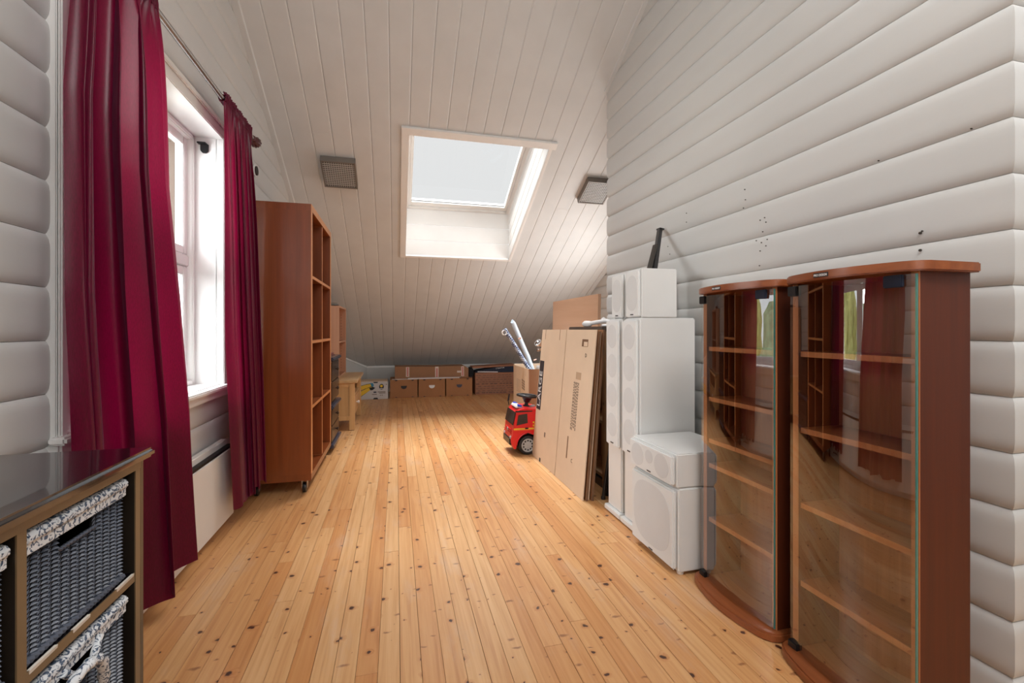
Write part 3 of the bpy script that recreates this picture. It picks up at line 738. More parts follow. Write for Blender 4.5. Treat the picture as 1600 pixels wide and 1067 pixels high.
ymid = (BY0+BY1)/2; H = (BZ1-BZ0-2*tk)
for k in range(1, 4):
    z = BZ0+tk+H*k/4; panel('shelf', BX0+.002, BX1-.001, BY0+tk, BY1-tk, z-.009, z+.009, M['book'], M['book_lt'], t)
for k in range(4):
    z0 = BZ0+tk+H*k/4+.009; z1 = BZ0+tk+H*(k+1)/4-.009
    panel('divider', BX0+.002, BX1-.001, ymid-.009, ymid+.009, z0, z1, M['book'], M['book_lt'], t)
for (x, y) in ((BX1-.045, BY0+.04), (BX0+.05, BY0+.04), (BX1-.045, BY1-.04), (BX0+.05, BY1-.04)):
    c = G(); c.box(x-.028, x+.028, y-.025, y+.025, .079, .083); c.box(x-.017, x-.012, y-.006, y+.020, .028, .080); c.box(x+.012, x+.017, y-.006, y+.020, .028, .080)
    cc = c.build('caster', M['steel'], t)
    G().lathe((x-.011, y+.008, .031), (1, 0, 0), [(.012, 0), (.030, .001), (.031, .004), (.031, .018), (.030, .021), (.012, .022)], 20).build('wheel', M['black'], cc, smooth=True)

# ------------------------------------------------------------------ two stacked dark drawer chests
def drawer_chest(z0, z1, label, casters):
    x0, x1, y0, y1 = -.86, -.515, 3.90, 4.40
    t = thing('drawer_chest', ((x0+x1)/2, (y0+y1)/2, z0), label, 'chest of drawers')
    zb = z0+(.055 if casters else 0)
    G().box(x0, x1, y0, y1, zb+.02, z1-.03).build('body', M['darkw'], t, bevel=.003)
    G().box(x0, x1+.030, y0-.01, y1+.02, z1-.030, z1).build('top_rail', M['darkrail'] if not casters else M['darkrail'], t, bevel=.008)
    if casters: G().box(x0, x1+.030, y0-.01, y1+.02, zb-.012, zb+.022).build('base_rail', M['darkrail'], t, bevel=.008)
    h = (z1-.036-zb-.026)/2
    for k in range(2):
        a = zb+.026+k*h
        d = G().box(x1-.002, x1+.012, y0+.02, y1-.02, a+.003, a+h-.004).build('drawer_front', M['darkw'], t, bevel=.003)
        G().lathe((x1+.012, (y0+y1)/2, a+h*.55), (1, 0, 0), [(.006, 0), (.006, .010), (.013, .014), (.015, .020), (.010, .027), (.002, .029)], 14).build('knob', M['darkw'], d, smooth=True)
    if casters:
        for (x, y) in ((x1-.03, y0+.04), (x1-.03, y1-.04), (x0+.04, y0+.04), (x0+.04, y1-.04)):
            cc = G().box(x-.012, x+.012, y-.012, y+.012, .030, zb-.01).build('caster', M['black'], t)
            G().lathe((x-.009, y, .022), (1, 0, 0), [(.010, 0), (.021, .002), (.021, .016), (.010, .018)], 14).build('wheel', M['black'], cc, smooth=True)
drawer_chest(0, .385, 'lower dark wooden two-drawer chest on castors beside the tall bookcase', True)
drawer_chest(.386, .775, 'upper dark wooden two-drawer chest stacked on the lower one', False)
t = thing('folded_cloth', (-.68, 4.1, .776), 'reddish patterned cloth lying on the dark drawer chest', 'cloth')
g = G()
for k, (a, b) in enumerate(((0, 0), (.01, .012), (.004, .02))): g.box(-.84+a, -.53-a, 3.93+b, 4.33-b, .776+k*.008, .7835+k*.008)
g.build('layers', paint('red_patterned_cloth', (140, 92, 88), .9, .35, .3, 30), t, bevel=.003)

# ------------------------------------------------------------------ low birch side table with a drawer
t = thing('side_table', (-.62, 5.16, 0), 'low pale birch table with a small drawer beyond the bookcase', 'table')
TX0, TX1, TY0, TY1, TZ = -.86, -.40, 4.76, 5.62, .50
G().box(TX0, TX1+.025, TY0-.025, TY1+.03, TZ-.028, TZ).build('tabletop', M['pine_y'], t, bevel=.004)
for (x, y) in ((TX1-.05, TY0), (TX1-.05, TY1-.05), (TX0, TY0), (TX0, TY1-.05)):
    L_ = G().box(x, x+.05, y, y+.05, .004, TZ-.028).build('leg', M['pine'], t, bevel=.003)
    G().box(x+.005, x+.045, y+.005, y+.045, 0, .004).build('foot_pad', M['gap'], L_)
for y in (TY0+.006, TY1-.036):
    G().box(TX0+.05, TX1-.05, y, y+.03, TZ-.07, TZ-.028).build('end_rail', M['pine'], t, bevel=.002); G().box(TX0+.05, TX1-.05, y, y+.03, .10, .145).build('end_rail', M['pine'], t, bevel=.002)
    G().box(TX0+.05, TX1-.05, y+.010, y+.020, .145, TZ-.07).build('end_panel', M['pine'], t)
G().box(TX0, TX1-.02, TY0+.036, TY1-.036, .31, .325).build('shelf', M['pine_y'], t)
G().box(TX0, TX1-.02, TY0+.036, TY1-.036, .11, .125).build('shelf', M['pine_y'], t)
G().box(TX0+.005, TX0+.015, TY0+.05, TY1-.05, .11, TZ-.03).build('back_panel', M['pine'], t)
d = G().box(TX1-.035, TX1-.015, TY0+.055, TY1-.055, .130, .300).build('drawer_front', M['pine'], t, bevel=.003)
G().lathe((TX1-.015, (TY0+TY1)/2, .22), (1, 0, 0), [(.008, 0), (.008, .012), (.017, .016), (.018, .024), (.010, .030), (.002, .031)], 16).build('knob', M['white'], d, smooth=True)

# ------------------------------------------------------------------ pale shelf unit standing on the table
t = thing('shelf_unit', (-.70, 5.25, .501), 'narrow pale beech shelf unit standing on the low birch table', 'shelf')
AX0, AX1, AY0, AY1, AZ0, AZ1 = -.855, -.565, 4.94, 5.60, .501, 1.245
panel('side_panel', AX0, AX1, AY0, AY0+.018, AZ0, AZ1-.018, M['beech'], M['beech'], t)
panel('side_panel', AX0, AX1, AY1-.018, AY1, AZ0, AZ1-.018, M['beech_in'], M['beech'], t)
panel('top_panel', AX0, AX1, AY0, AY1, AZ1-.018, AZ1, M['beech'], M['beech'], t)
panel('shelf', AX0, AX1-.004, AY0+.018, AY1-.018, .862, .880, M['beech_in'], M['beech'], t)
panel('bottom_panel', AX0, AX1-.004, AY0+.018, AY1-.018, AZ0, AZ0+.018, M['beech_in'], M['beech'], t)
G().box(AX0, AX0+.004, AY0+.018, AY1-.018, AZ0+.018, AZ1-.018).build('back_panel', M['beech_in'], t)
g = G()
for k in range(20):
    z = .56+k*.032
    for x in (AX1-.05, AX0+.05): g.cyl((x, AY1-.0188, z), (x, AY1-.0175, z), .0035, 6)
g.build('peg_holes', M['gap'], t, kind='stuff')
t = thing('metal_tray', (-.70, 5.0, 1.246), 'dark grey coil-shaped gadget with a thin aerial on top of the pale shelf unit', 'gadget')
G().lathe((-.665, 5.05, 1.246), (0, 0, 1), [(.078, 0), (.086, .006), (.086, .020), (.070, .030), (.030, .034), (.001, .034)], 28).build('body', M['fix'], t, smooth=True)
G().lathe((-.665, 5.05, 1.248), (0, 0, 1), [(.080, .0), (.0875, .004), (.0875, .010), (.080, .012)], 28).build('base_ring', M['black'], t, smooth=True)
G().cyl((-.725, 5.04, 1.27), (-.75, 5.03, 1.35), .004, 8).build('aerial', M['black'], t)

# ------------------------------------------------------------------ boxes along the knee wall
def holes(parent, pts, x0, y, mat, shape): pass
def carton(x0, x1, y0, y1, h, label, inner):
    t = thing('archive_box', ((x0+x1)/2, (y0+y1)/2, 0), label, 'box', 'brown moving boxes at the knee wall')
    tk = .006
    # front wall with punched half-moon handle and corner notches, built from a polygon outline
    xm = (x0+x1)/2
    def outline(yy):
        pts = []
        def notch(cx, z, sgn, n=6, r=.018):
            a = [(cx-r*math.cos(PI*k/n)*1.3, z+sgn*r*math.sin(PI*k/n)) for k in range(n+1)]
            return a
        pts += [(x0, 0)]+notch(x0+.085, 0, 1)+notch(x1-.07, 0, 1)+[(x1, 0), (x1, h)]
        pts += notch(x1-.07, h, -1)[::-1]+notch(x0+.085, h, -1)[::-1]+[(x0, h)]
        return [(p[0], yy, p[1]) for p in pts]
    g = G(); o = outline(y0); n = len(o)
    g.prism(o, (0, tk, 0)); g.build('front_wall', M['card_d'], t)
    G().box(x0, x0+tk, y0+tk, y1, 0, h).box(x1-tk, x1, y0+tk, y1, 0, h).box(x0+tk, x1-tk, y1-tk, y1, 0, h).box(x0+tk, x1-tk, y0+tk, y1-tk, 0, tk).build('walls', M['card_d'], t)
    G().box(x0-.003, x1+.003, y0-.0, y1+.002, h+.001, h+.005).build('lid', M['card_d'], t)
    g = G(); g.prism([(xm-.042, y0-.0006, h*.67)]+[(xm-.042*math.cos(PI*k/10), y0-.0006, h*.67-.012-.035*math.sin(PI*k/10)) for k in range(11)]+[(xm+.042, y0-.0006, h*.67)], (0, -.001, 0))
    g.build('handle_opening', M[inner], t)
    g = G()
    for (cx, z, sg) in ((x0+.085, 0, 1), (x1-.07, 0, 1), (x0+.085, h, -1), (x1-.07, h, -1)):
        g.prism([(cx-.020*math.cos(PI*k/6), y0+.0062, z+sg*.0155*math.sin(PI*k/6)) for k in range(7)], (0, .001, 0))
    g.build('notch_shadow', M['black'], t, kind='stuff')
    return t
carton(-.085, .305, 6.86, 7.30, .262, 'left brown moving box with a dark half-moon handle', 'black')
carton(.320, .710, 6.85, 7.29, .262, 'middle brown moving box with a white half-moon handle opening', 'white')
carton(.725, 1.120, 6.84, 7.28, .262, 'right brown moving box, with a blue-grey half-moon handle opening', 'darkrail')
# banana box
t = thing('fruit_box', (-.36, 7.0, 0), 'white fruit carton with yellow banana print, left of the brown boxes', 'box')
bx0, bx1, by0, by1, bh = -.66, -.115, 6.82, 7.18, .25
M['cartonw'] = paint('white_printed_carton', (196, 192, 190), .7, .03)
G().box(bx0, bx1, by0, by1, 0, bh).build('carton', M['cartonw'], t, bevel=.003)
G().box(bx0+.01, bx1-.01, by0+.02, by1-.01, bh, bh+.006).build('lid', M['card'], t)
yy = by0-.0008
def flat(pts, y=yy, d=-.0008): return G().prism([(p[0], y, p[1]) for p in pts], (0, d, 0))
bn = [(x+.095, z) for x, z in [(-.70, .145), (-.58, .195), (-.50, .215), (-.44, .222), (-.425, .200), (-.47, .175), (-.54, .150), (-.60, .120), (-.70, .09)]]
bn2 = [(x+.095, z) for x, z in [(-.70, .070), (-.58, .120), (-.50, .160), (-.43, .180), (-.415, .155), (-.46, .130), (-.52, .090), (-.58, .050), (-.70, .014)]]
for q in (bn, bn2):
    c = (sum(p[0] for p in q)/len(q), sum(p[1] for p in q)/len(q))
    flat([(c[0]+(p[0]-c[0])*1.06, c[1]+(p[1]-c[1])*1.16) for p in q]).build('print_outline', M['navy'], t)
    flat(q, yy-.0009).build('banana_print', M['yellow'], t)
flat([(-.36, .232), (-.323, .235), (-.31, .205), (-.32, .175), (-.345, .19)], yy-.0018).build('stalk_print', paint('teal_print', (60, 130, 160), .7, .05), t)
flat([(-.375, .165), (-.32, .178), (-.29, .165), (-.325, .135), (-.355, .13)], yy-.0018).build('stalk_print', M['black'], t)
flat([(-.205+.033*math.cos(a*PI/10), .178+.040*math.sin(a*PI/10)) for a in range(20)]).build('oval_emblem', M['navy'], t)
flat([(-.205+.020*math.cos(a*PI/6), .188+.018*math.sin(a*PI/6)) for a in range(12)], yy-.0009).build('emblem_fruit', M['yellow'], t)
flat([(-.228, .158), (-.182, .158), (-.188, .150), (-.222, .150)], yy-.0009).build('emblem_band', M['ink_w'], t)
flat([(-.315, .112), (-.275, .112), (-.275, .092), (-.315, .092)]).build('print_block', M['darkrail'], t)
g = G()
for (a, b, z) in ((-.335, -.27, .066), (-.26, -.15, .100), (-.24, -.15, .082), (-.225, -.212, .052), (-.202, -.188, .052), (-.145, -.13, .205)): g.prism([(a, yy, z), (b, yy, z), (b, yy, z+.010), (a, yy, z+.010)], (0, -.0008, 0))
g.build('small_print', M['ink_soft'], t)
flat([(-.32, .250), (-.25, .250), (-.262, .232), (-.308, .232)]).build('notch', M['black'], t)
flat([(-.32, 0), (-.25, 0), (-.262, .022), (-.308, .022)]).build('notch', M['black'], t)
# long box on top
t = thing('long_box', (.52, 7.1, .268), 'long flat brown carton with three red-printed tape strips, on the brown boxes', 'box')
lx0, lx1, ly0, ly1, lz0, lz1 = -.02, 1.075, 6.93, 7.28, .269, .452
g = G().prism([(lx0, ly0, lz0), (lx1, ly0, lz0), (lx1, ly0, lz1-.045), (lx1-.06, ly0, lz1-.006), (.55, ly0, lz1-.008), (lx0, ly0, lz1)], (0, ly1-ly0, 0)); g.build('carton', M['card_m'], t, bevel=.002)
for (x, w, zz) in ((.165, .048, lz0+.03), (.595, .052, lz0+.01), (.985, .044, lz0+.02)):
    s_ = G().box(x-w/2, x+w/2, ly0-.0012, ly0, zz, lz1-.008 if x < .9 else lz1-.012).build('tape', paint('tape', (206, 188, 176), .4, .03) if 'tape' not in M else M['tape'], t)
    M['tape'] = s_.data.materials[0]
    g = G()
    for k in range(6): g.box(x-w*.22, x+w*.22, ly0-.0022, ly0-.0012, zz+.012+k*.022, zz+.026+k*.022)
    g.build('tape_print', M['ink_red'], s_)
G().box(.90, .965, ly0-.001, ly0, .345, .375).build('label', M['tape'], t)
# slats lying in front
for k, (a, b, z0, z1, lab) in enumerate(((.16, .93, .268, .276, 'long pale metal strip lying in front of the long carton, lower one'), (.17, .955, .277, .287, 'long pale metal strip lying in front of the long carton, upper one'))):
    t = thing('metal_strip', ((a+b)/2, 6.89, z0), lab, 'strip', None)
    g = G().box(a, b, 6.868+k*.012, 6.888+k*.012, z0, z1); g.build('profile', M['steel'] if k else M['white'], t, bevel=.001)
    G().box(a-.006, a, 6.866+k*.012, 6.890+k*.012, z0, z1+.003).box(b, b+.006, 6.866+k*.012, 6.890+k*.012, z0, z1+.003).build('end_cap', M['gap'], t)
for k, (a, b) in enumerate(((-.06, .14),)):
    t = thing('paper_sheet', (.04, 6.95, .268), 'thin pale sheet lying on the left brown box', 'paper'); G().box(-.06, .29, 6.865, 6.925, .268, .272).build('sheet', M['white'], t)
# printed boxes right
t = thing('printed_box', (1.48, 7.05, 0), 'brown box printed all over with rows of dark lettering, right of the brown boxes', 'box')
px0, px1, py0, py1, ph = 1.175, 1.80, 6.90, 7.20, .335
G().box(px0, px1, py0, py1, 0, ph).build('carton', M['card_p'], t, bevel=.003)
r_ = random.Random(11); g = G(); gr = G()
for row in range(9):
    z = .022+row*.034
    x = px0+.012+(row % 2)*.03
    big = row in (0, 4)
    while x < px1-.05:
        nw = r_.choice((4, 3, 4, 5))
        for w in range(nw):
            L_ = .011; g.box(x, x+L_*.72, py0-.001, py0, z, z+(.012 if big else .006)); x += L_
            if x > px1-.02: break
        x += .012 if r_.random() < .7 else .035
    if not big: gr.box(px0+.02, px0+.48, py0-.001, py0, z-.010, z-.007)
g.build('print_rows', M['ink'], t, kind='stuff'); gr.build('print_rules', M['ink_soft'], t)
t = thing('flat_carton', (1.5, 7.0, .37), 'flattened printed carton lying on the printed box', 'box')
g = G().hexa([(1.14, 6.93, .405), (1.82, 6.93, .430), (1.82, 7.20, .430), (1.14, 7.20, .405), (1.14, 6.93, .430), (1.82, 6.93, .456), (1.82, 7.20, .456), (1.14, 7.20, .430)]); g.build('carton', M['card_p'], t)
t = thing('equipment_bag', (1.6, 7.0, .336), 'dark navy padded bag with white lettering squeezed between printed boxes', 'bag')
G().prism([(1.18, 6.91, .337), (1.80, 6.91, .337), (1.80, 6.91, .428), (1.50, 6.91, .417), (1.40, 6.91, .395), (1.24, 6.91, .372), (1.18, 6.91, .355)], (0, .27, 0)).build('bag_body', M['navy'], t, bevel=.006)
text('S TRAKTOR', .026, (1.50, 6.908, .388), (1, 0, .10), (0, 0, 1), M['ink_w'], t, 'lettering')
g = G()
for k in range(16): g.box(1.215+k*.020, 1.230+k*.020, 6.9075, 6.909, .346-.0006*k, .360-.0006*k)
g.build('white_marking', M['ink_w'], t)
t = thing('black_bag', (1.10, 7.12, .268), 'black cloth bag stuffed between the long carton and the printed boxes', 'bag')
G().prism([(1.085, 6.98, .269), (1.165, 6.98, .27), (1.17, 6.98, .34), (1.155, 6.98, .405), (1.13, 6.98, .42), (1.10, 6.98, .395), (1.085, 6.98, .33)], (0, .2, 0)).build('bag_body', M['blackm'], t, bevel=.015, smooth=True)

# ------------------------------------------------------------------ open moving box with wrapping rolls
OX0, OX1, OY0, OY1, OH = 1.325, 1.80, 4.53, 5.13, .592
t = thing('open_box', (1.56, 4.83, 0), 'large open cardboard box full of rolls, standing behind the toy fire engine', 'box')
tk = .006
G().box(OX0, OX0+tk, OY0, OY1, 0, OH).build('side_wall', M['card'], t)
G().box(OX1-tk, OX1, OY0, OY1, 0, OH).build('side_wall', M['card'], t)
G().box(OX0+tk, OX1-tk, OY0+.002, OY0+tk, 0, OH-.004).build('front_wall', M['card_m'], t)  # darker cardboard colour paints in the shade on this wall
G().box(OX0+tk, OX1-tk, OY1-tk, OY1, 0, OH+.01).build('rear_wall', M['card'], t)
G().box(OX0+tk, OX1-tk, OY0+tk, OY1-tk, .0, .008).build('base', M['card'], t)
g = G()
for k, y in enumerate((4.66, 4.69, 4.72, 4.75)):
    for j in range(4): g.box(OX0-.0008, OX0, y, y+.018, .35+j*.028+.004*k, .37+j*.028+.004*k)
for k in range(3):
    for j in range(9): g.box(OX0-.0008, OX0, 4.84+k*.06, 4.855+k*.06, .31+j*.016, .319+j*.016)
g.box(OX0-.0008, OX0, 4.62, 4.624, OH-.08, OH-.01)
g.build('box_print', M['ink_soft'], t)
G().box(OX0+tk, OX0+tk+.003, OY0-.002, OY0+.0005, .30, OH-.02).build('tape_strip', M['tape'], t)
t = thing('gift_wrap_roll', (1.42, 4.72, .05), 'blue checked paper roll with a white ring end in the open box', 'paper roll')
pa = Vector((1.69, 4.72, .06)); pb = Vector((1.115, 4.70, 1.005)); cc_ = [pa.lerp(pb, k/12)+Vector((.012*math.sin(PI*k/12), 0, 0)) for k in range(13)]
G().tube(cc_, .022, 14).build('roll', M['bluef'], t, smooth=True)
g = G(); g.tube([(1.108+.024*math.cos(a*PI/8), 4.685, .968+.024*math.sin(a*PI/8)) for a in range(17)], .007, 6); g.build('white_ring', M['white'], t, smooth=True)
t = thing('gift_wrap_roll', (1.50, 4.80, .05), 'pale blue-white paper roll bending over at the tip, sticking out of the open box', 'paper roll')
G().tube([(1.60, 4.80, .06), (1.475, 4.80, .50), (1.40, 4.80, .70), (1.33, 4.79, .85), (1.262, 4.78, 1.0), (1.232, 4.775, 1.065), (1.215, 4.77, 1.088), (1.205, 4.77, 1.07)], [.026, .026, .027, .025, .026, .026, .024, .018], 14).build('roll', M['plaid_w'], t, smooth=True)
G().cyl((1.285, 4.765, .90), (1.31, 4.75, .91), .010, 8).cyl((1.46, 4.77, .665), (1.49, 4.765, .675), .007, 8).build('tape_tab', paint('pink_tape', (236, 196, 176), .5, .05), t)
t = thing('white_roll', (1.60, 4.66, .45), 'coiled white paper roll lying at the top of the open box', 'paper roll')
g = G(); pts = [(1.56+.012*k/10+(.045-.0010*k)*math.cos(k*.5), 4.66, .575+(.036-.0008*k)*math.sin(k*.5)) for k in range(34)]; g.tube(pts, .010, 6); g.build('coil', M['white'], t, smooth=True)
G().cyl((1.57, 4.67, .575), (1.57, 4.95, .565), .030, 16).build('core', M['white'], t, smooth=True)

# chrome lamp head behind cardboard
t = thing('chrome_lamp', (1.325, 4.05, 0), 'chrome adjustable lamp head peeping out left of the cardboard sheets', 'lamp')
G().cyl((1.325, 4.05, .012), (1.325, 4.05, .81), .010, 12).build('pole', M['chrome'], t, smooth=True)
G().lathe((1.325, 4.05, 0), (0, 0, 1), [(.09, 0), (.09, .008), (.03, .016), (.012, .02)], 24).build('base', M['chrome'], t, smooth=True)
G().lathe((1.290, 4.03, .865), (-.55, -.3, .45), [(.012, -.02), (.026, -.012), (.034, .01), (.036, .03), (.031, .03), (.024, .012)], 20).build('lamp_head', M['chrome'], t, smooth=True)
G().lathe((1.285, 4.03, .815), (-1, -.2, -.1), [(.010, -.03), (.014, -.01), (.018, .01), (.014, .02), (.004, .022)], 16).build('joint_knob', M['chrome'], t, smooth=True)
G().cyl((1.325, 4.05, .80), (1.295, 4.035, .86), .007, 8).build('arm', M['black'], t)

# ------------------------------------------------------------------ toy fire engine
t = thing('toy_fire_engine', (1.2, 3.62, 0), 'red ride-on toy fire engine with black steering wheel and blue beacon', 'toy')
F0, FY0, FY1 = .895, 3.49, 3.77
def fx(x, z): return (F0+x, FY0, z)
body = [(0.0, .075), (-.012, .10), (-.012, .135), (0.0, .165), (.004, .205), (.012, .26), (.030, .335), (.055, .362), (.10, .370), (.235, .360), (.245, .352), (.27, .34), (.30, .25), (.56, .25), (.60, .30), (.615, .30), (.615, .16), (.60, .12),
        (.575, .12)]+[(.51+.075*math.cos(a), .085+.085*math.sin(a)) for a in [k*PI/8 for k in range(0, 9)]]+[(.42, .105), (.30, .105)]+[(.20-0.0+.092*math.cos(a)-.075, .085+.092*math.sin(a)) for a in [k*PI/8 for k in range(0, 9)]]+[(.028, .052), (.012, .052)]
G().prism([fx(*p) for p in body], (0, FY1-FY0, 0)).build('body', M['red'], t, bevel=.008, smooth=.5)
G().box(F0+.02, F0+.59, FY0+.05, FY1-.05, .06, .20).build('chassis', M['black'], t)
G().prism([(F0+.045, FY0-.002, .322), (F0+.118, FY0-.002, .330), (F0+.122, FY0-.002, .256), (F0+.030, FY0-.002, .240)], (0, -.003, 0)).build('side_window', M['window_dark'], t, bevel=.001)
G().prism([(F0+.0335, FY0+.012, .338), (F0+.0335, FY1-.012, .338), (F0+.010, FY1-.012, .238), (F0+.010, FY0+.012, .238)], (-.010, 0, .004)).build('windscreen', M['window_dark'], t, bevel=.003)
G().prism([(F0+.018, FY0-.002, .356), (F0+.16, FY0-.002, .352), (F0+.16, FY0-.002, .345), (F0+.022, FY0-.002, .343)], (0, -.003, 0)).build('visor_line', M['black'], t)
G().box(F0+.008, F0+.27, FY0-.003, FY0+.002, .206, .216).build('yellow_stripe', M['yellow'], t)
G().box(F0+.008, F0+.27, FY0-.0031, FY0+.002, .199, .205).build('orange_stripe', M['orange'], t)
G().box(F0+.100, F0+.128, FY0-.007, FY0, .208, .219).build('door_handle', M['black'], t, bevel=.002)
g = G()
for a in range(3):
    for b in range(3):
        if (a+b) % 2 == 0: g.box(F0+.165+a*.013, F0+.178+a*.013, FY0-.003, FY0+.001, .226+b*.013, .239+b*.013)
g.build('checker_sticker', M['yellow'], t)
for X, nm in ((F0+.125, 'front'), (F0+.51, 'rear')):
    for (ya, sg) in ((FY0-.004, 1), (FY1+.004, -1)):
        R_ = .076; cx, cz = X, .0765
        w_ = G().lathe((cx, ya, cz), (0, sg, 0), [(R_-.022, .004), (R_-.012, 0), (R_-.003, .004), (R_, .012), (R_, .050), (R_-.01, .056), (.02, .056)], 32).build('wheel', M['tyre'], t, smooth=True)
        G().lathe((cx, ya+sg*.003, cz), (0, -sg, 0), [(.053, -.01), (.054, .0), (.051, .003), (.047, .001), (.040, -.002), (.038, -.010)], 32).build('rim', M['silver'], w_, smooth=True)
        g = G(); g.lathe((cx, ya+sg*.006, cz), (0, -sg, 0), [(.034, -.006), (.034, .001), (.026, .004), (.012, .005), (.010, .009), (.001, .009)], 20)
        for k in range(10):
            a = 2*PI*k/10; c_, s_ = math.cos(a), math.sin(a)
            g.cyl((cx+.030*c_, ya+sg*.005, cz+.030*s_), (cx+.048*c_, ya+sg*.004, cz+.048*s_), .0052, 6)
        g.build('hub', M['silver'], w_, smooth=.6)
# wheel-arch lip
g = G(); g.tube([(F0+.125+.094*math.cos(a*PI/12), FY0-.001, .082+.094*math.sin(a*PI/12)) for a in range(0, 13)], .006, 8); g.build('wheel_arch', M['red'], t, smooth=True)
G().box(F0-.020, F0+.004, FY0+.03, FY1-.03, .078, .135).build('bumper', M['black'], t, bevel=.006)
for y in (FY0+.02, FY1-.06): G().box(F0-.014, F0-.002, y, y+.04, .125, .150).build('headlamp', M['silver'], t, bevel=.004)
for k in range(3): G().box(F0-.008, F0+.004, FY0+.05, FY1-.05, .165+k*.016, .172+k*.016).build('grille_bar', M['red'], t, bevel=.002)
G().lathe((F0-.004, 3.63, .190), (-1, 0, 0), [(.014, 0), (.014, .006), (.010, .007)], 16).build('round_badge', M['silver'], t)
b_ = G().prism([(F0+.040, FY0+.055, .368), (F0+.095, FY0+.055, .368), (F0+.090, FY0+.055, .384), (F0+.048, FY0+.055, .388)], (0, .17, 0)).build('beacon_base', M['white'], t, bevel=.004)
G().prism([(F0+.052, FY0+.048, .378), (F0+.092, FY0+.048, .376), (F0+.086, FY0+.048, .392), (F0+.058, FY0+.048, .396)], (0, .04, 0)).build('blue_lens', M['blue'], b_, bevel=.004)
G().prism([(F0+.052, FY0+.19, .378), (F0+.092, FY0+.19, .376), (F0+.086, FY0+.19, .392), (F0+.058, FY0+.19, .396)], (0, .04, 0)).build('blue_lens', M['blue'], b_, bevel=.004)
G().lathe((F0+.15, 3.63, .366), (.12, 0, 1), [(.030, -.01), (.028, .008), (.016, .012), (.016, .030), (.026, .036), (.030, .050), (.040, .062), (.042, .070), (.02, .074)], 20).build('steering_column', M['black'], t, smooth=True)
sw = G(); cs = Vector((F0+.16, 3.63, .452)); e1 = Vector((1, 0, -.10)).normalized(); e2 = Vector((0, 1, 0))
sw.tube([cs+(e1*math.cos(2*PI*k/28)+e2*math.sin(2*PI*k/28))*.082 for k in range(29)], .010, 8)
for k in range(3):
    a = 2*PI*k/3+.4; sw.cyl(cs+Vector((0, 0, -.006)), cs+(e1*math.cos(a)+e2*math.sin(a))*.08, .009, 8)
sw.lathe(cs+Vector((0, 0, -.015)), (0, 0, 1), [(.030, 0), (.032, .008), (.026, .018), (.001, .019)], 20)
sw.build('steering_wheel', M['black'], t, smooth=True)
G().cyl((F0+.205, 3.63, .355), (F0+.205, 3.63, .372), .022, 16).build('horn_button', M['silver'], t, bevel=.002)
G().tube([(F0+.035, FY1-.01, .36), (F0+.030, FY1, .40)], .004, 6).prism([(F0+.026, FY1, .392), (F0+.040, FY1, .396), (F0+.046, FY1, .452), (F0+.036, FY1, .456)], (0, .008, 0)).build('wing_mirror', M['black'], t)
G().box(F0+.31, F0+.555, FY0+.02, FY1-.02, .25, .275).build('seat', M['black'], t, bevel=.01)

# ------------------------------------------------------------------ flattened cardboard sheets
def lean(x0, x1, y0, y1, z1, th, label, two=False):
    """sheet leaning to the right: foot at x0, top at x1"""
    t = thing('cardboard_sheet', ((x0+x1)/2, (y0+y1)/2, 0), label, 'cardboard', 'flattened cardboard boxes')
    def P(y, z, d=0):
        return Vector((x0+(x1-x0)*z/1.0+d, y, z))
    def slab(name, a, b, za, zb, d0=0, d1=None, mat=None):
        d1 = th if d1 is None else d1
        g = G(); g.hexa([P(a, za, d0), P(a, za, d1), P(b, za, d1), P(b, za, d0), P(a, zb, d0), P(a, zb, d1), P(b, zb, d1), P(b, zb, d0)])
        return g.build(name, mat or M['card'], t)
    return t, P, slab
t, P, slab = lean(1.052, 1.142, 2.47, 3.50, 1.0, .006, 'front flattened cardboard box with LARGE on a black strip, leaning by the toy')
slab('near_panel', 2.47, 2.945, 0.002, 1.0); slab('far_panel', 2.957, 3.485, 0.002, 1.0)
slab('crease_backing', 2.93, 2.97, .002, .998, .007, .010, M['card_e'])
s_ = slab('black_strip', 3.375, 3.475, .375, .755, -.0012, -.0002, M['ink'])
dirn = Vector((.09, 0, 1)).normalized()
text('LARGE', .092, P(3.395, .395, -.0022), dirn, (0, 1, 0), M['ink_w'], t, 'lettering', sx=1.02)
slab('slit', 3.395, 3.400, .925, 1.0, -.001, 0, M['card_e']); slab('slit', 3.075, 3.080, .925, 1.0, -.001, 0, M['card_e'])
slab('handle_hole', 2.575, 2.665, .895, .940, -.001, 0, M['card_e']); slab('handle_flap', 2.580, 2.635, .897, .925, -.002, -.001, M['card'])
slab('notch', 3.27, 3.30, .002, .03, -.001, 0, M['gap']); slab('vertical_slot', 2.76, 2.775, .17, .31, -.001, 0, M['card_e'])
g = G(); rr = random.Random(4)
for c in range(5):
    z = .665
    while z > .375:
        L_ = rr.uniform(.008, .018); y = 2.735-c*.018
        g.hexa([P(y, z-L_, -.0008), P(y, z-L_, 0), P(y+.010, z-L_, 0), P(y+.010, z-L_, -.0008), P(y, z, -.0008), P(y, z, 0), P(y+.010, z, 0), P(y+.010, z, -.0008)])
        z -= L_+.006
g.build('faded_print', M['ink_soft'], t)
slab('stamp', 2.64, 2.72, .685, .73, -.0008, 0, paint('pale_stamp', (186, 158, 130), .8, .04))
text('D', .035, P(2.605, .83, -.001), (0, -1, 0), dirn, M['ink_soft'], t, 'letter_mark'); text('C', .035, P(2.69, .165, -.001), (0, -1, 0), dirn, M['ink_soft'], t, 'letter_mark')
g = G().hexa([P(3.21, .20, -.0008), P(3.21, .20, 0), P(3.235, .20, 0), P(3.235, .20, -.0008), P(3.21, .235, -.0008), P(3.21, .235, 0), P(3.235, .235, 0), P(3.235, .235, -.0008)]); g.build('small_mark', M['ink_soft'], t)
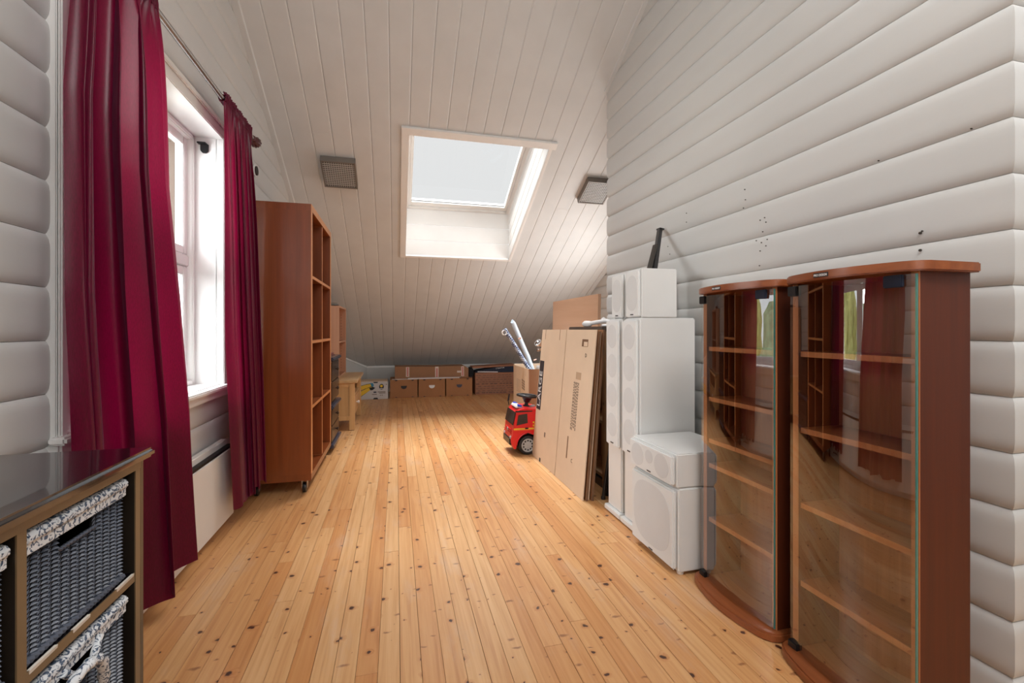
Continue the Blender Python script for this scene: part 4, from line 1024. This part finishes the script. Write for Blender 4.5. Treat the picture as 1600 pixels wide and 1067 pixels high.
for k, (d, y0, y1, zt) in enumerate(((.020, 2.462, 3.40, .99), (.036, 2.475, 3.42, .985), (.052, 2.455, 3.38, 1.0), (.066, 2.49, 3.4, .98))):
    t, P, slab = lean(1.052+d, 1.142+d*.75, y0, y1, zt, .006, ['second', 'third', 'fourth', 'rearmost'][k]+' flattened cardboard box in the leaning stack, only its near edge showing')
    slab('sheet', y0, y1, .002, zt, 0, .008, M['card_d'] if k % 2 == 0 else M['card'])
    slab('open_edge', y0-.001, y0, .002, zt, -.003 if k % 2 == 0 else 0, .011 if k % 2 == 0 else .008, M['card_e'] if k % 2 == 0 else M['card'])

# ------------------------------------------------------------------ knotty pine cabinet with dark top
t = thing('pine_cabinet', (1.38, 2.86, 0), 'knotty pine cabinet with a dark worn top behind the cardboard sheets', 'cabinet')
CX0, CX1, CY0, CY1, CZ = 1.262, 1.475, 2.60, 3.10, 1.02
G().box(CX0, CX1, CY0, CY0+.03, .05, CZ-.03).build('side_panel', M['kpine'], t)
G().box(CX0, CX1, CY1-.03, CY1, .05, CZ-.03).build('side_panel', M['kpine'], t)
G().box(CX1-.02, CX1, CY0+.03, CY1-.03, .05, CZ-.03).build('back_panel', M['kpine'], t)
for z in (.06, .40, .72): G().box(CX0+.01, CX1-.02, CY0+.03, CY1-.03, z, z+.02).build('shelf', M['kpine'], t)
G().box(CX0-.004, CX0+.02, CY0+.03, CY1-.03, CZ-.065, CZ-.03).build('front_rail', M['darkw'], t)
G().box(CX0-.006, CX0+.02, CY0-.002, CY0+.035, .0, CZ-.03).box(CX0-.006, CX0+.02, CY1-.035, CY1, 0, CZ-.03).build('front_post', M['kpine'], t, bevel=.003)
G().box(CX0, CX1, CY0, CY1, 0.0, .05).build('plinth', M['darkw'], t)
G().box(CX0-.035, CX1, CY0-.03, CY1+.03, CZ-.03, CZ).build('top', M['dtop'], t, bevel=.004)
t = thing('white_desk_lamp', (1.40, 2.80, CZ+.001), 'white folding lamp lying on the dark cabinet top', 'lamp')
G().lathe((1.37, 2.68, CZ+.0015), (0, 0, 1), [(.085, 0), (.088, .006), (.082, .014), (.02, .018)], 28).build('base', M['white'], t, smooth=True)
G().tube([(1.36, 2.66, CZ+.022), (1.345, 2.76, CZ+.04), (1.32, 2.86, CZ+.03), (1.30, 2.92, CZ+.022)], [.012, .012, .014, .014], 10).build('arm', M['white'], t, smooth=True)
G().lathe((1.30, 2.92, CZ+.020), (-.3, 1, -.0), [(.010, -.02), (.020, 0), (.022, .05), (.012, .07)], 16).build('shade', M['white'], t, smooth=True)
G().cyl((1.335, 2.80, CZ+.038), (1.355, 2.81, CZ+.052), .014, 12).build('hinge', M['white'], t, smooth=True)
t = thing('black_ball', (1.44, 2.66, CZ), 'small black knob-shaped object on the cabinet top beside the speakers', 'knob')
G().lathe((1.445, 2.58, CZ+.001), (0, 0, 1), [(.012, 0), (.02, .02), (.024, .04), (.018, .058), (.004, .064)], 18).build('body', M['black'], t, smooth=True)
# plywood board
t = thing('plywood_board', (1.66, 3.9, 0), 'pale plywood board leaning upright behind the pine cabinet', 'board')
pb_ = [(1.53, 4.42, 0), (1.53, 3.34, 0), (1.56, 3.34, 1.285), (1.56, 4.42, 1.285)]
G().prism([Vector(p) for p in pb_], (.022, 0, 0)).build('panel', M['ply'], t, bevel=.002)
g = G().prism([(1.5295, 3.339, 0), (1.552, 3.339, 0), (1.582, 3.339, 1.285), (1.5595, 3.339, 1.285)], (0, -.002, 0)); g.build('edge_band', wood('ply_edge', (150, 112, 84), (188, 150, 120)), t)
# black folded stand
t = thing('folded_stand', (1.21, 2.52, 0), 'black folded tripod stand between the cardboard and the white speakers', 'stand')
for k, (a, b, r) in enumerate((((1.185, 2.47, .008), (1.262, 2.44, .62), .010), ((1.235, 2.52, .008), (1.262, 2.45, .62), .010), ((1.25, 2.42, .008), (1.264, 2.44, .62), .010))):
    L_ = G().cyl(a, b, r, 10).build('leg', M['black'], t, smooth=True)
    G().lathe(Vector(a)-Vector((0, 0, .008)), (0, 0, 1), [(.013, 0), (.013, .014), (.010, .018)], 12).build('rubber_foot', M['black'], L_)
G().cyl((1.263, 2.445, .58), (1.264, 2.445, .95), .010, 12).build('pole', M['black'], t, smooth=True)
G().lathe((1.263, 2.445, .60), (0, 0, 1), [(.014, 0), (.019, .004), (.019, .03), (.014, .034)], 16).build('collar', M['black'], t, smooth=True)

# ------------------------------------------------------------------ white loudspeakers
def tower(y0, y1, xf, xb, z1, label, grille_z, plinth=True):
    t = thing('tower_speaker', ((xf+xb)/2, (y0+y1)/2, 0), label, 'speaker', 'white tower speakers')
    zb = .028
    G().box(xf, xb, y0, y1, zb+.006, z1).build('cabinet', M['spk'], t, bevel=.006)
    G().box(xf-.018, xb+.01, y0-.012, y1+.012, .006, zb+.006).build('plinth', M['spk'], t, bevel=.004)
    for (x, y) in ((xf, y0+.01), (xf, y1-.01), (xb-.02, y0+.01), (xb-.02, y1-.01)): G().cyl((x, y, 0), (x, y, .008), .010, 10).build('foot', M['gap'], t)
    gr = G().box(xf-.016, xf-.0005, y0+.006, y1-.006, grille_z, z1-.010).build('grille', M['grille'], t, bevel=.006)
    n = 4; hh = (z1-.02-grille_z-.03)/n; yc = (y0+y1)/2
    for k in range(n):
        c = grille_z+.035+hh*(k+.5)
        g = G(); r1, r2 = (y1-y0)*.36, hh*.40
        g.prism([(xf-.0162, yc+r1*math.cos(a*PI/16), c+r2*math.sin(a*PI/16)) for a in range(32)], (-.0008, 0, 0)); g.build('driver_disc', M['driver'], gr)
    G().box(xf-.0175, xf-.016, yc-.016, yc+.016, grille_z+.014, grille_z+.020).build('badge', M['black'], gr)
    return t
tower(2.170, 2.325, 1.145, 1.445, 1.058, 'farther white tower speaker, next to the pine cabinet', .375)
tower(1.985, 2.140, 1.145, 1.455, 1.058, 'nearer white tower speaker, behind the subwoofer', .375)
def shelf_speaker(y0, y1, xf, xb, z0, z1, label):
    t = thing('shelf_speaker', ((xf+xb)/2, (y0+y1)/2, z0), label, 'speaker', 'small white speakers')
    G().box(xf, xb, y0, y1, z0, z1).build('cabinet', M['spk'], t, bevel=.004)
    gr = G().box(xf-.014, xf-.0005, y0+.005, y1-.005, z0+.004, z1-.006).build('grille', M['grille'], t, bevel=.005)
    yc = (y0+y1)/2; r = (y1-y0)*.36
    pts = []
    for a in range(17): pts.append((xf-.0142, yc+r*math.cos(a*PI/16), z1-.03-r+r*math.sin(a*PI/16)))
    for a in range(17): pts.append((xf-.0142, yc-r*math.cos(a*PI/16), z0+.035+r-r*math.sin(a*PI/16)))
    G().prism(pts, (-.0008, 0, 0)).build('driver_disc', M['driver'], gr)
    G().box(xf-.0155, xf-.014, yc-.014, yc+.014, z0+.014, z0+.019).build('badge', M['black'], gr)
shelf_speaker(2.170, 2.30, 1.165, 1.36, 1.0585, 1.298, 'farther small white speaker on top of the farther tower')
shelf_speaker(1.985, 2.125, 1.155, 1.35, 1.0585, 1.300, 'nearer small white speaker on top of the nearer tower')
# subwoofer
t = thing('subwoofer', (1.29, 1.79, 0), 'large white subwoofer cube standing on the floor beside the glass cabinet', 'speaker')
G().box(1.105, 1.455, 1.615, 1.965, .016, .355).build('cabinet', M['spk'], t, bevel=.006)
for (x, y) in ((1.13, 1.64), (1.13, 1.94), (1.43, 1.64), (1.43, 1.94)): G().lathe((x, y, 0), (0, 0, 1), [(.012, 0), (.014, .004), (.014, .016)], 14).build('foot', M['spk'], t, smooth=True)
gr = G().box(1.085, 1.1045, 1.623, 1.957, .024, .347).build('grille', M['grille'], t, bevel=.008)
g = G(); g.prism([(1.0848, 1.79+.145*math.copysign(abs(math.cos(a*PI/20))**.7, math.cos(a*PI/20)), .190+.135*math.copysign(abs(math.sin(a*PI/20))**.7, math.sin(a*PI/20))) for a in range(40)], (-.0008, 0, 0)); g.build('driver_disc', M['driver'], gr)
G().box(1.0835, 1.085, 1.775, 1.805, .034, .039).build('badge', M['black'], gr)
t = thing('center_speaker', (1.29, 1.79, .356), 'white horizontal centre speaker lying on the subwoofer', 'speaker')
G().box(1.100, 1.42, 1.618, 1.975, .3565, .495).build('cabinet', M['spk'], t, bevel=.005)
gr = G().box(1.080, 1.0995, 1.625, 1.968, .364, .488).build('grille', M['grille'], t, bevel=.007)
for yc in (1.70, 1.895): G().prism([(1.0798, yc+.053*math.cos(a*PI/14), .427+.050*math.sin(a*PI/14)) for a in range(28)], (-.0008, 0, 0)).build('driver_disc', M['driver'], gr)
G().prism([(1.0798, 1.797+.030*math.cos(a*PI/10), .440+.030*math.sin(a*PI/10)) for a in range(20)], (-.0008, 0, 0)).build('driver_disc', M['driver'], gr)
G().box(1.0785, 1.080, 1.782, 1.812, .374, .379).build('badge', M['black'], gr)
# black brackets leaning against the wall on top of the speakers
t = thing('wall_bracket', (1.40, 2.2, 1.3), 'long black metal bracket leaning on the wall above the small speakers', 'bracket')
g = G().hexa([(1.250, 2.03, 1.3005), (1.270, 2.03, 1.3005), (1.270, 2.06, 1.3005), (1.250, 2.06, 1.3005), (1.452, 2.30, 1.575), (1.472, 2.30, 1.570), (1.472, 2.33, 1.570), (1.452, 2.33, 1.575)]); g.build('long_bar', M['black'], t, bevel=.002)
g = G().hexa([(1.452, 2.295, 1.572), (1.479, 2.295, 1.568), (1.479, 2.335, 1.568), (1.452, 2.335, 1.572), (1.452, 2.295, 1.580), (1.479, 2.295, 1.576), (1.479, 2.335, 1.576), (1.452, 2.335, 1.580)]); g.build('end_lug', M['black'], t)
t = thing('wall_bracket', (1.36, 2.12, 1.3), 'shorter black metal bracket standing beside the long one', 'bracket')
g = G().hexa([(1.232, 2.045, 1.3005), (1.247, 2.045, 1.3005), (1.247, 2.075, 1.3005), (1.232, 2.075, 1.3005), (1.352, 2.18, 1.46), (1.367, 2.18, 1.46), (1.367, 2.21, 1.46), (1.352, 2.21, 1.46)]); g.build('short_bar', M['gap'], t, bevel=.002)

# ------------------------------------------------------------------ glass-fronted display cabinets
def display_cabinet(y0, y1, label, shelves):
    xf, xb = 1.192, 1.357; zt = 1.138; zb = .028
    t = thing('display_cabinet', ((xf+xb)/2, (y0+y1)/2, 0), label, 'cabinet', 'cherry wood display cabinets')
    def slabpts(z, ov, bow, ex, exb):
        pts = [(xb+exb, y1+ex*.2, z)]; n = 44
        L_ = y1-y0+2*ex
        for k in range(n+1):
            u = k/n; y = y1+ex-L_*u
            e = min(u, 1-u)*L_; rnd = 1-min(1, e/.05); drop = .032*(1-math.sqrt(max(0, 1-rnd*rnd)))
            x = xf-ov-bow*math.sin(PI*u)**1.0+drop
            pts.append((x, y, z))
        pts.append((xb+exb, y0-ex, z))
        pts[0] = (xb+exb, y1+ex, z)
        return pts
    G().prism(slabpts(0, .040, .040, .022, .004), (0, 0, zb)).build('base', M['cherry_y'], t, bevel=.005, smooth=.6)
    G().prism(slabpts(zt, .022, .045, .020, .004), (0, 0, .024)).build('top', M['cherry_y'], t, bevel=.003, smooth=.6)
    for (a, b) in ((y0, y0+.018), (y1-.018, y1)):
        g = G().box(xf+.002, xb, a, b, zb, zt); g.m = 1; g.box(xf, xf+.002, a, b, zb, zt); g.build('side_panel', [M['cherry_shade'], M['cherry_lt']], t)
    G().box(xb-.006, xb-.001, y0+.018, y1-.018, zb, zt).build('back_panel', M['cherry_back'], t)
    for z in shelves:
        g = G().box(xf+.012, xb-.006, y0+.018, y1-.018, z-.008, z+.008); g.m = 1; g.box(xf+.010, xf+.012, y0+.018, y1-.018, z-.008, z+.008)
        g.build('shelf', [M['cherry_y'], M['cherry_lt']], t)
    # bowed glass door
    n = 28; vs = []; th = .004
    yy0, yy1 = y0+.002, y1-.000; bow = .020
    for zz in (zb+.006, zt-.006):
        for off in (0, th):
            for k in range(n+1):
                u = k/n; vs.append((xf-.010+off-bow*(math.sin(PI*u)), yy0+(yy1-yy0)*u, zz))
    m = n+1; fs = []
    for k in range(n):
        fs += [(k, k+1, 2*m+k+1, 2*m+k)]
    g = G().add(vs, fs); d = g.build('glass_door', M['glass'], t, smooth=3.0)
    G().box(xf-.011, xf-.006, yy0-.003, yy0-.0002, zb+.006, zt-.006).build('glass_edge', M['green_edge'], d)
    for (ya, yb, nm) in ((y0+.022, y0+.066, 'door_clasp'), (y1-.030, y1+.002, 'hinge')):
        xx = xf-.0105-bow*math.sin(PI*((ya+yb)/2-y0)/(y1-y0))
        G().box(xx-.007, xf+.002 if nm == 'hinge' else xx+.004, ya, yb, zt-.036, zt-.006).build(nm, M['black'] if nm == 'hinge' else M['navy'], d, bevel=.002)
    G().box(xf-.022, xf, y1-.034, y1-.001, zb, zb+.020).build('hinge', M['black'], d, bevel=.002)
    yc = y0+(y1-y0)*.56; xx = xf-.022-.045*math.sin(PI*.56)*.985-.002
    G().box(xx-.001, xx+.0015, yc-.022, yc+.022, zt+.006, zt+.0175).build('maker_plate', M['ink'], t)
    text('PRO DESIGN', .0088, (xx-.0014, yc+.0205, zt+.0085), (0, -1, 0), (0, 0, 1), M['ink_w'], t, 'lettering', ext=.0002, sx=.80, bold=.0002)
    return t
display_cabinet(1.214, 1.575, 'farther glass-fronted cherry display cabinet next to the subwoofer, with five shelves', (.924, .726, .561, .464, .25))
display_cabinet(.800, 1.152, 'nearest glass-fronted cherry display cabinet with four evenly spaced shelves', (.925, .692, .462, .223))

# ------------------------------------------------------------------ black chest with wicker baskets
KX0, KX1, KY0, KY1 = -.80, -.462, .440, 1.003
t = thing('basket_chest', (-.63, .72, 0), 'black lacquered chest frame holding wicker baskets, in the near left corner', 'chest')
G().box(KX0-.01, KX1+.014, KY0-.015, KY1+.016, .758, .776).build('top', M['lacq'], t, bevel=.006, seg=3)
posts = [(KY1-.034, KY1), (.707-.0, .724), (KY0, KY0+.017)]
G().box(KX0, KX1, KY1-.010, KY1, .0, .757).build('side_panel', M['lacq2'], t)
G().box(KX0, KX1, KY0, KY0+.010, .0, .757).build('side_panel', M['lacq2'], t)
G().box(KX0, KX0+.008, KY0+.010, KY1-.010, .05, .757).build('back_panel', M['lacq2'], t)
for (a, b) in ((KY1-.026, KY1-.0105), (.708, .7235), (KY0+.0105, KY0+.026)): 
    g = G().box(KX1-.030, KX1-.002, a, b, 0, .757); g.m = 1; g.box(KX1-.002, KX1, a, b, 0, .757); g.build('post', [M['lacq2'], M['front_sheen']], t)
G().box(KX1-.025, KX1+.001, KY0+.011, KY1-.0105, .742, .757).build('top_rail', M['front_sheen'], t, bevel=.001)
for z in (.540, .333, .126):
    for (a, b) in ((KY0+.027, .7075), (.7240, KY1-.0265)):
        g = G().box(KX0+.01, KX1-.003, a, b, z, z+.016); g.m = 1; g.box(KX1-.003, KX1-.001, a, b, z, z+.016); s_ = g.build('shelf', [M['lacq'], M['front_sheen']], t)
        for (u, v) in ((.02, .22), (.35, .50), (.78, .98)):
            ya = a+(b-a)*u; yb = a+(b-a)*v
            G().hexa([(KX1-.004, ya, z+.0155), (KX1-.0005, ya, z+.011), (KX1-.0005, yb, z+.012), (KX1-.004, yb, z+.0155), (KX1-.004, ya, z+.0166), (KX1+.0002, ya, z+.0166), (KX1+.0002, yb, z+.0166), (KX1-.004, yb, z+.0166)]).build('worn_edge', M['chip'], s_)
# baskets
def weave_mesh():
    """front and side faces of a woven basket, in local coordinates: x 0 = front, -x back, y across, z up"""
    g = G(); Wd, Hh, Dp = .226, .176, .30
    ny, nz = 23, 24
    dy = Wd/ny; dz = (Hh-.026)/nz
    def loz(c, ay, az, ax):
        c = Vector(c); g.add([c-ay, c-az, c+ay, c+az, c+ax], [(0, 1, 4), (1, 2, 4), (2, 3, 4), (3, 0, 4)])
    for i in range(ny):
        for k in range(nz):
            y = -Wd/2+dy*(i+.5); z = .008+dz*(k+.5)
            if .070 < y+.113 < .150 and z > Hh-.056: continue
            tilt = .55 if i % 2 else .25
            bulge = .0070 if i % 2 == 0 else .0018
            ay = Vector((0, dy*(.60 if i % 2 == 0 else .5), dz*tilt)); az = Vector((0, -.0006, dz*(.46 if i % 2 == 0 else .30))); loz((.0, y, z), ay, az, Vector((bulge, 0, 0)))
    nx = 30
    for sg in (-1, 1):
        for i in range(nx):
            for k in range(nz):
                x = -Dp*(i+.5)/nx; z = .008+dz*(k+.5)
                loz((x, sg*Wd/2, z), Vector((Dp/nx*.6, 0, dz*.4)), Vector((0, 0, dz*.5)), Vector((0, sg*.004, 0)))
    return g, Wd, Hh, Dp
wg, BW, BH, BD = weave_mesh()
proto = thing('wicker_basket', (KX1-.014, .844, .557), 'dark wicker basket with floral rim, top row of the black chest, far end', 'basket', 'wicker baskets')
off = Vector(proto.location)
def shifted(g):
    g.v = [v+off for v in g.v]; return g
shifted(wg).build('weave', M['wicker'], proto, kind='stuff')
g = G(); x1 = -.001
yh0, yh1, zh = -.043, .037, BH-.052
g.box(-.004, x1, -BW/2, yh0, .004, BH); g.box(-.004, x1, yh1, BW/2, .004, BH); g.box(-.004, x1, yh0, yh1, .004, zh)
g.box(-BD, -.004, -BW/2, -BW/2+.003, .004, BH); g.box(-BD, -.004, BW/2-.003, BW/2, .004, BH); g.box(-BD, -BD+.003, -BW/2, BW/2, .004, BH); g.box(-BD, -.004, -BW/2, BW/2, .002, .005)
shifted(g).build('inner_wall', M['wick_in'], proto)
g = G()
# rolled fabric rim
g.tube([(.003, -BW/2-.002, BH-.008), (.003, BW/2+.002, BH-.008)], .010, 10); g.box(.0015, .0085, -BW/2-.002, BW/2+.002, BH-.030, BH-.006)
g.box(-BD, .0, BW/2-.001, BW/2+.004, BH-.028, BH-.004); g.box(-BD, .0, -BW/2-.004, -BW/2+.001, BH-.028, BH-.004)
shifted(g).build('fabric_rim', M['floral'], proto, bevel=.002, smooth=.8)
def braid(p0, p1, r, n, nm):
    g = G(); p0 = Vector(p0); p1 = Vector(p1); d = (p1-p0)
    for k in range(n):
        c = p0+d*((k+.5)/n); e = d.normalized()*(d.length/n)*.75
        g.tube([c-e+Vector((0, 0, r*.5)), c+Vector((r*.45, 0, 0)), c+e-Vector((0, 0, r*.5))], [r*.45, r*.75, r*.45], 6)
    return shifted(g).build(nm, M['wicker'], proto, smooth=True)
braid((.002, -BW/2, .005), (.002, BW/2, .005), .007, 26, 'base_braid')
braid((.002, yh0-.002, zh), (.002, yh1+.002, zh), .004, 12, 'handle_braid')
labels = {(1, 0): 'dark wicker basket, top row of the black chest, at the left frame edge',
          (0, 1): 'wicker basket with looped floral handles, second row of the black chest at its far end',
          (1, 1): 'wicker basket in the second row of the black chest, at the left frame edge',
          (0, 2): 'wicker basket in the bottom row of the black chest, far end',
          (1, 2): 'wicker basket in the bottom row of the black chest, near end'}
def handle(parent):
    o_ = Vector(parent.location)
    for (ya, yb, za, zm_) in ((-.085, .035, .150, .180),):
        pts = []
        for k in range(17):
            u = k/16; y = -.070+.105*u; z = .125+.038*math.sin(PI*u)-.055*u*u
            pts.append(o_+Vector((.016+.018*math.sin(PI*u), y, z)))
        g = G().tube(pts, [.0075+.0014*math.sin(k*2.4) for k in range(17)], 10); g.build('handle_loop', M['floral'], parent, smooth=True)
        pts = []
        for k in range(13):
            u = k/12; y = -.048+.085*u; z = .150-.016*math.sin(PI*u)*1.6+.004
            pts.append(o_+Vector((.010+.004*math.sin(PI*u), y, z)))
        g = G().tube(pts, [.0055+.001*math.sin(k*2.1) for k in range(13)], 8); g.build('handle_wrap', M['floral'], parent, smooth=True)
for (c, r), lab in labels.items():
    b_ = copy_tree(proto); b_.location = (KX1-.014, .844 if c == 0 else .5875, (.557, .350, .1425)[r]); b_['label'] = lab
    if r == 1: handle(b_)
